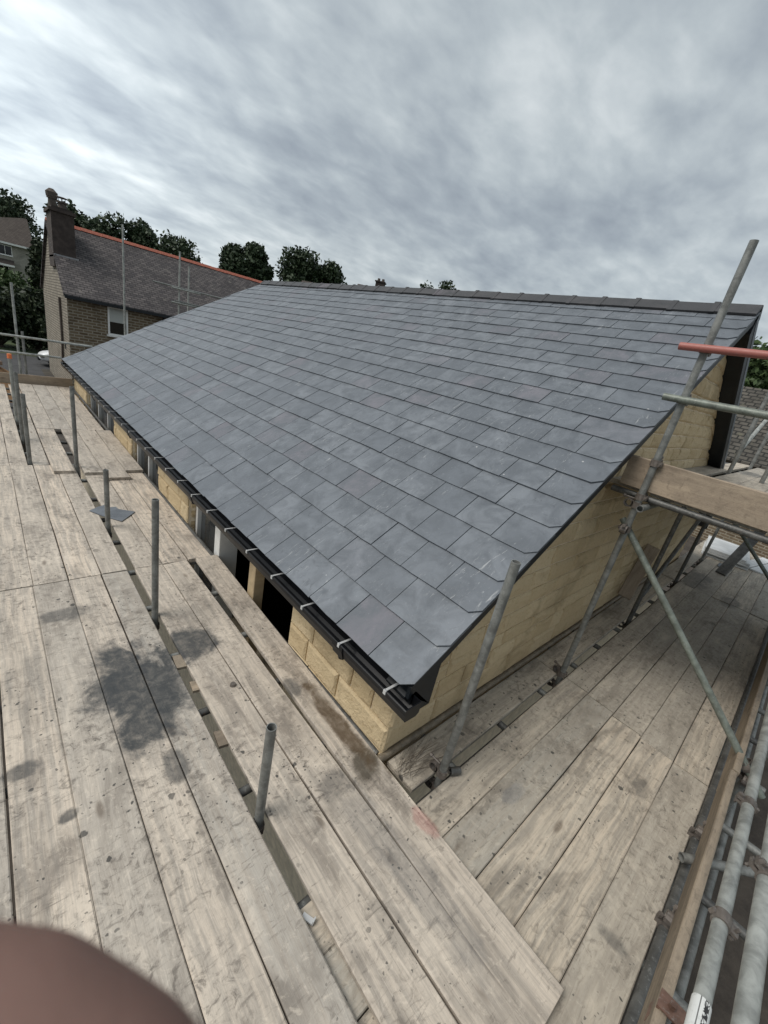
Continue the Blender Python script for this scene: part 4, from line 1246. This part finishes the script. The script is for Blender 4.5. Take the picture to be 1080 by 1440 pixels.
# ================================================================== VEGETATION
def leaves(blobs, n, size, mt, name, parent, loc):
    """leaf clumps through the volume of a set of ellipsoids (cx, cy, cz, rx, ry, rz)"""
    bl = np.array(blobs, float)
    vol = bl[:, 3] * bl[:, 4] * bl[:, 5]; idx = rng.choice(len(bl), n, p=vol / vol.sum())
    d = rng.normal(size=(n, 3)); d /= np.linalg.norm(d, axis=1)[:, None]
    rad = rng.random(n) ** 0.38 * (1 + 0.07 * rng.normal(size=n))
    P = bl[idx, :3] + d * rad[:, None] * bl[idx, 3:]
    # carve gaps
    keep = np.array([noise.noise(Vector(p) * (0.75 / max(size * 2.4, .35))) > -0.22 for p in P]); P = P[keep]; n = len(P)
    a = rng.normal(size=(n, 3)); a /= np.linalg.norm(a, axis=1)[:, None]
    b = np.cross(a, rng.normal(size=(n, 3))); b /= np.linalg.norm(b, axis=1)[:, None]
    s = size * rng.uniform(0.6, 1.4, n)[:, None]
    V = np.stack([P - a * s, P + b * s * 0.55, P + a * s, P - b * s * 0.55], 1).reshape(-1, 3)
    F = np.arange(4 * n).reshape(-1, 4)
    me = bpy.data.meshes.new(name)
    me.from_pydata(V.tolist(), [], F.tolist())
    at = me.attributes.new('tone', 'FLOAT', 'FACE'); at.data.foreach_set('value', rng.random(n).tolist())
    me.materials.append(mt)
    o = bpy.data.objects.new(name, me); COL.objects.link(o); o.parent = parent; o.location = loc
    return o


def tree(name, label, x, y, zg, h, w, mt, group=None, n=5200, trunk=0.28, size=0.26, cat='tree', blob=None):
    r = empty(name, (x, y, zg)); tag(r, label, cat, group)
    th = h * trunk
    mb = MB()
    p = Vector((0, 0, 0)); 
    mb.tube((0, 0, -.2), (rj(.1), rj(.1), th), w * .045 + .05, w * .03 + .03, 8, cap=False)
    blobs = []
    top = Vector((0, 0, th))
    for i in range(9):
        a = i * 2.4 + rj(.5); el = random.uniform(0.0, 1.0)
        rr = w * 0.5 * random.uniform(.38, .66) * (1 - .35 * el)
        c = Vector((math.cos(a) * rr, math.sin(a) * rr, th + (h - th) * (.22 + .62 * el)))
        mb.tube(top - Vector((0, 0, th * .25)), c, w * .02 + .02, .02, 6, cap=False)
        s = w * random.uniform(.19, .29)
        blobs.append((c.x, c.y, c.z, s, s, min(s * .95, h - c.z + .05 * h)))
    blobs.append((0, 0, th + (h - th) * .5, w * .3, w * .3, (h - th) * .46))
    mb.build('trunk', M['bark'], r)
    leaves(blobs, n, size, mt, 'crown', r, (0, 0, 0))
    return r


GT = 'trees on the skyline'


def at_dir(dx, dy, d): return CAM.x + dx * d, CAM.y + dy * d


def sky_tree(lab, dxy, dist, ztop, w, h, mt='leaf', **kw):
    n_ = math.hypot(*dxy); x, y = at_dir(dxy[0] / n_, dxy[1] / n_, dist)
    tree('tree', lab, x, y, ztop - h, h, w, M[mt], GT, **kw)


D = 72
sky_tree('broad dark tree behind the pale hipped-roof house', (0.050, 0.998), 95, 13.3, 9.0, 11, n=6500)
sky_tree('dark tree behind the sooty chimney of the old house', (0.132, 0.99), 80, 13.0, 6.5, 11.5)
sky_tree('wide dark tree behind the red ridge beside the chimney', (0.180, 0.983), 76, 12.2, 7.0, 10.5, n=8000)
sky_tree('dark tree with spiky top behind the red ridge and tallest pole', (0.232, 0.973), 76, 12.7, 6.2, 10.8, n=7500)
sky_tree('rounded dense tree above the red ridge where it meets sky', (0.285, 0.958), 74, 12.1, 9.0, 10.5, n=9000, trunk=.12)
sky_tree('left tree of a pair standing clear against the sky', (0.380, 0.925), D, 12.7, 5.4, 9.4, n=7500, trunk=.22)
sky_tree('right tree of a pair with a bare leaning trunk', (0.421, 0.907), D, 13.2, 5.4, 9.4, n=7500, trunk=.34)
sky_tree('large dense tree standing behind the far end of the slate ridge', (0.500, 0.866), D, 14.4, 8.6, 9.0, n=9000, trunk=.10)
sky_tree('smaller tree merging with the large one behind the slate ridge', (0.552, 0.834), D, 13.8, 6.2, 8.0, n=6000, trunk=.10)
sky_tree('small treetop just showing over the dark ridge tiles', (0.712, 0.702), 70, 14.0, 4.2, 7.0, n=1800)
sky_tree('second small treetop just showing over the dark ridge tiles', (0.744, 0.668), 70, 14.5, 4.0, 7.0, n=1800)
# dark shrubs left of the neighbour's gable
GS = 'dark shrubs beyond the drive'
for (lab, x, y, h, w, mt) in (('dark leafy shrub beside the drive under the pale far house', -0.6, 40.5, 4.4, 5.5, 'leaf3'), ('dark spreading shrub against the gable of the old house', 1.6, 41.5, 4.3, 4.6, 'leaf3'),
                              ('paler green shrub behind the dark shrubs', 0.2, 46.5, 5.2, 5.0, 'leaf2'), ('low dark hedge plant behind the white car', 2.6, 39.5, 3.0, 3.6, 'leaf3')):
    tree('shrub', lab, x, y, terrain(x, y), h, w, M[mt], GS, n=7000, trunk=.04, size=.16, cat='shrub')
tree('conifer', 'tall dark conifer between the old house gable and the pale house', 2.75, 47.5, terrain(2, 47), 8.4, 3.0, M['leaf3'], None, n=8000, trunk=.02, size=.16)
x, y = at_dir(.9895, .139, 40)
tree('hedge_tree', 'rounded green bush behind the mossy slate roof', x, y, 1.0, 6.9, 8.0, M['leaf2'], None, n=9000, trunk=.05, size=.2, cat='bush')

# ================================================================== SOIL HEAP AND RUBBLE
hm = MB(); nR, nA = 7, 22
hv = [(0, 0, 1.55)]
for i in range(1, nR + 1):
    t = i / nR
    for k in range(nA):
        a = 2 * math.pi * k / nA
        rr = t * (3.0 + .7 * noise.noise(Vector((math.cos(a) * 1.3, math.sin(a) * 1.3, 0))))
        z = 1.55 * (1 - t) ** 1.15 * (1 + .35 * noise.noise(Vector((math.cos(a) * t * 3, math.sin(a) * t * 3, 2)))) - .03 * (i == nR)
        hv.append((rr * math.cos(a), rr * math.sin(a), z))
hf = [(0, 1 + k, 1 + (k + 1) % nA) for k in range(nA)]
for i in range(nR - 1):
    for k in range(nA):
        a, b_ = 1 + i * nA + k, 1 + i * nA + (k + 1) % nA
        hf.append((a, a + nA, b_ + nA, b_))
o = obj('soil_heap', hv, hf, M['soil'], None, (-2.1, 24.6, GZ + .01), smooth=True)
tag(o, 'heap of orange-brown soil on the drive beyond the far toe board', 'soil heap')
for k in range(11):
    bm = bmesh.new(); bmesh.ops.create_icosphere(bm, subdivisions=1, radius=random.uniform(.13, .24))
    for v in bm.verts: v.co *= random.uniform(.7, 1.2)
    me = bpy.data.meshes.new('rubble'); bm.to_mesh(me); bm.free(); me.materials.append(M['rubble'])
    ro_ = bpy.data.objects.new('rubble_stone', me); COL.objects.link(ro_)
    a = k * 2.4; rr = .15 + .09 * k
    ro_.location = (-1.9 + rr * math.cos(a), 24.5 + rr * math.sin(a), GZ + 1.55 * (1 - rr / 3.2) ** 1.15 + .06)
    tag(ro_, 'lump of rubble on top of the soil heap', 'rubble', 'rubble on the soil heap')

# ================================================================== CAR
car = empty('car', (3.05, 33.6, GZ + 0.004), math.pi)
tag(car, 'white car on the drive half hidden by the old house gable', 'car')
st_ = [(-2.10, .42, .62, .62), (-1.98, .30, .80, .74), (-1.6, .24, .95, .82), (-1.0, .22, 1.02, .86), (0.0, .22, 1.0, .87), (0.9, .22, .98, .86), (1.5, .24, .92, .83), (1.95, .30, .82, .74), (2.12, .40, .60, .60)]
cv, cf = [], []
for (x, zb, zt, hw) in st_:
    cv += [(x, -hw * .9, zb), (x, -hw, zb + .18), (x, -hw * .98, zt - .12), (x, -hw * .86, zt), (x, hw * .86, zt), (x, hw * .98, zt - .12), (x, hw, zb + .18), (x, hw * .9, zb)]
for i in range(len(st_) - 1):
    for k in range(8): cf.append((i * 8 + k, i * 8 + (k + 1) % 8, (i + 1) * 8 + (k + 1) % 8, (i + 1) * 8 + k))
cf += [tuple(range(7, -1, -1)), tuple(range((len(st_) - 1) * 8, len(st_) * 8))]
body = obj('body', cv, cf, M['carpaint'], car, smooth=True)
body.modifiers.new('sub', 'SUBSURF').render_levels = 2
body.modifiers['sub'].levels = 2
kv = [(-1.7, -.68, .93), (-1.7, .68, .93), (-1.15, .56, 1.45), (-1.15, -.56, 1.45), (1.15, -.70, .95), (1.15, .70, .95), (0.35, .57, 1.48), (0.35, -.57, 1.48)]
obj('glasshouse', kv, [(0, 3, 2, 1), (4, 5, 6, 7), (3, 7, 6, 2), (0, 4, 7, 3), (1, 2, 6, 5)], M['glass_dark'], car)
obj('car_roof', [(-1.18, -.57, 1.45), (-1.18, .57, 1.45), (0.38, .58, 1.48), (0.38, -.58, 1.48), (-1.1, -.5, 1.5), (-1.1, .5, 1.5), (.3, .5, 1.52), (.3, -.5, 1.52)], [(4, 7, 6, 5), (0, 3, 7, 4), (3, 2, 6, 7), (2, 1, 5, 6), (1, 0, 4, 5)], M['carpaint'], car)
for x in (-1.35, 1.35):
    for y in (-.80, .80):
        w = MB().tube((x, y - .11, .32), (x, y + .11, .32), .32, .32, 20).build('wheel', M['tyre'], car, smooth=False)
        MB().tube((x, y - .118, .32), (x, y + .118, .32), .20, .20, 14).build('rim', M['rim'], w)
for y in (-.60, .60):
    MB().prism([(1.80, .70), (2.06, .66), (2.05, .55), (1.86, .56)], lambda a, b, s: (a, y - .17 + .34 * s, b)).build('headlight', M['glass'], car)
MB().box(2.02, 2.135, -.45, .45, .34, .52).build('grille', M['blackmatt'], car)

# ================================================================== HAND OF THE PERSON HOLDING THE CAMERA
def skin_mat():
    m, q, b = mat('skin')
    ob = q.node('ShaderNodeTexCoord').outputs['Object']
    n = q.noise(ob, 60, 5, 0.6)
    q.put(b.inputs['Base Color'], q.mix(n, (0.155, 0.088, 0.070), (0.20, 0.115, 0.092)))
    b.inputs['Roughness'].default_value = 0.55; b.inputs['Subsurface Weight'].default_value = 0.1; b.inputs['Subsurface Scale'].default_value = 0.004
    q.put(b.inputs['Normal'], q.bump(q.noise(ob, 420, 4, 0.6), 0.15, 0.001))
    return m


def cam_pt(px, py, depth):
    """metres right / down / forward of the lens"""
    return Vector((px, py, depth))


# lens-local skeleton (right, down, forward) in metres, turned once into the world
chains = [
    [((-0.085, 0.110, -0.030), .024), ((-0.078, 0.085, -0.012), .026), ((-0.070, 0.064, 0.004), .020)],                                   # wrist to palm
    [((-0.070, 0.064, 0.004), .014), ((-0.058, 0.050, 0.026), .0115), ((-0.0425, 0.0464, 0.0325), .0112), ((-0.0325, 0.0474, 0.0330), .0106), ((-0.0238, 0.0519, 0.0332), .0098)],   # the finger before the lens
    [((-0.082, 0.070, 0.000), .013), ((-0.080, 0.052, 0.020), .0090), ((-0.070, 0.050, 0.036), .0085), ((-0.060, 0.056, 0.040), .0075)],
    [((-0.092, 0.080, -0.004), .013), ((-0.096, 0.064, 0.016), .0088), ((-0.088, 0.062, 0.032), .0083), ((-0.078, 0.068, 0.036), .0072)],
    [((-0.098, 0.092, -0.010), .012), ((-0.106, 0.080, 0.008), .0080), ((-0.100, 0.078, 0.022), .0074), ((-0.092, 0.083, 0.026), .0064)],
    [((-0.074, 0.092, -0.010), .015), ((-0.052, 0.084, 0.004), .0115), ((-0.036, 0.082, 0.012), .0100), ((-0.022, 0.084, 0.014), .0085)],         # thumb
]
hb = bmesh.new()
for ch_ in chains:
    pts = [(CAM + RIGHT * p[0] + DOWN * p[1] + FWD * p[2], r) for p, r in ch_]
    for (p, r), (p2, r2) in zip(pts[:-1], pts[1:]):
        for k in range(7):
            u = k / 6
            mtx = Matrix.Translation(p.lerp(p2, u))
            bmesh.ops.create_icosphere(hb, subdivisions=2, radius=r + (r2 - r) * u, matrix=mtx)
hme = bpy.data.meshes.new('hand'); hb.to_mesh(hme); hb.free()
hand = bpy.data.objects.new('hand', hme); COL.objects.link(hand)
hand.location = (0, 0, 0)
org = CAM + RIGHT * -0.085 + DOWN * 0.11 + FWD * -0.03
hme.transform(Matrix.Translation(-org)); hand.location = org
md = hand.modifiers.new('remesh', 'REMESH'); md.mode = 'VOXEL'; md.voxel_size = 0.0016; md.use_smooth_shade = True
sm = hand.modifiers.new('smooth', 'SMOOTH'); sm.factor = 0.5; sm.iterations = 8
hme.materials.append(skin_mat())
tag(hand, 'blurred fingertip of the person holding the camera', 'hand')
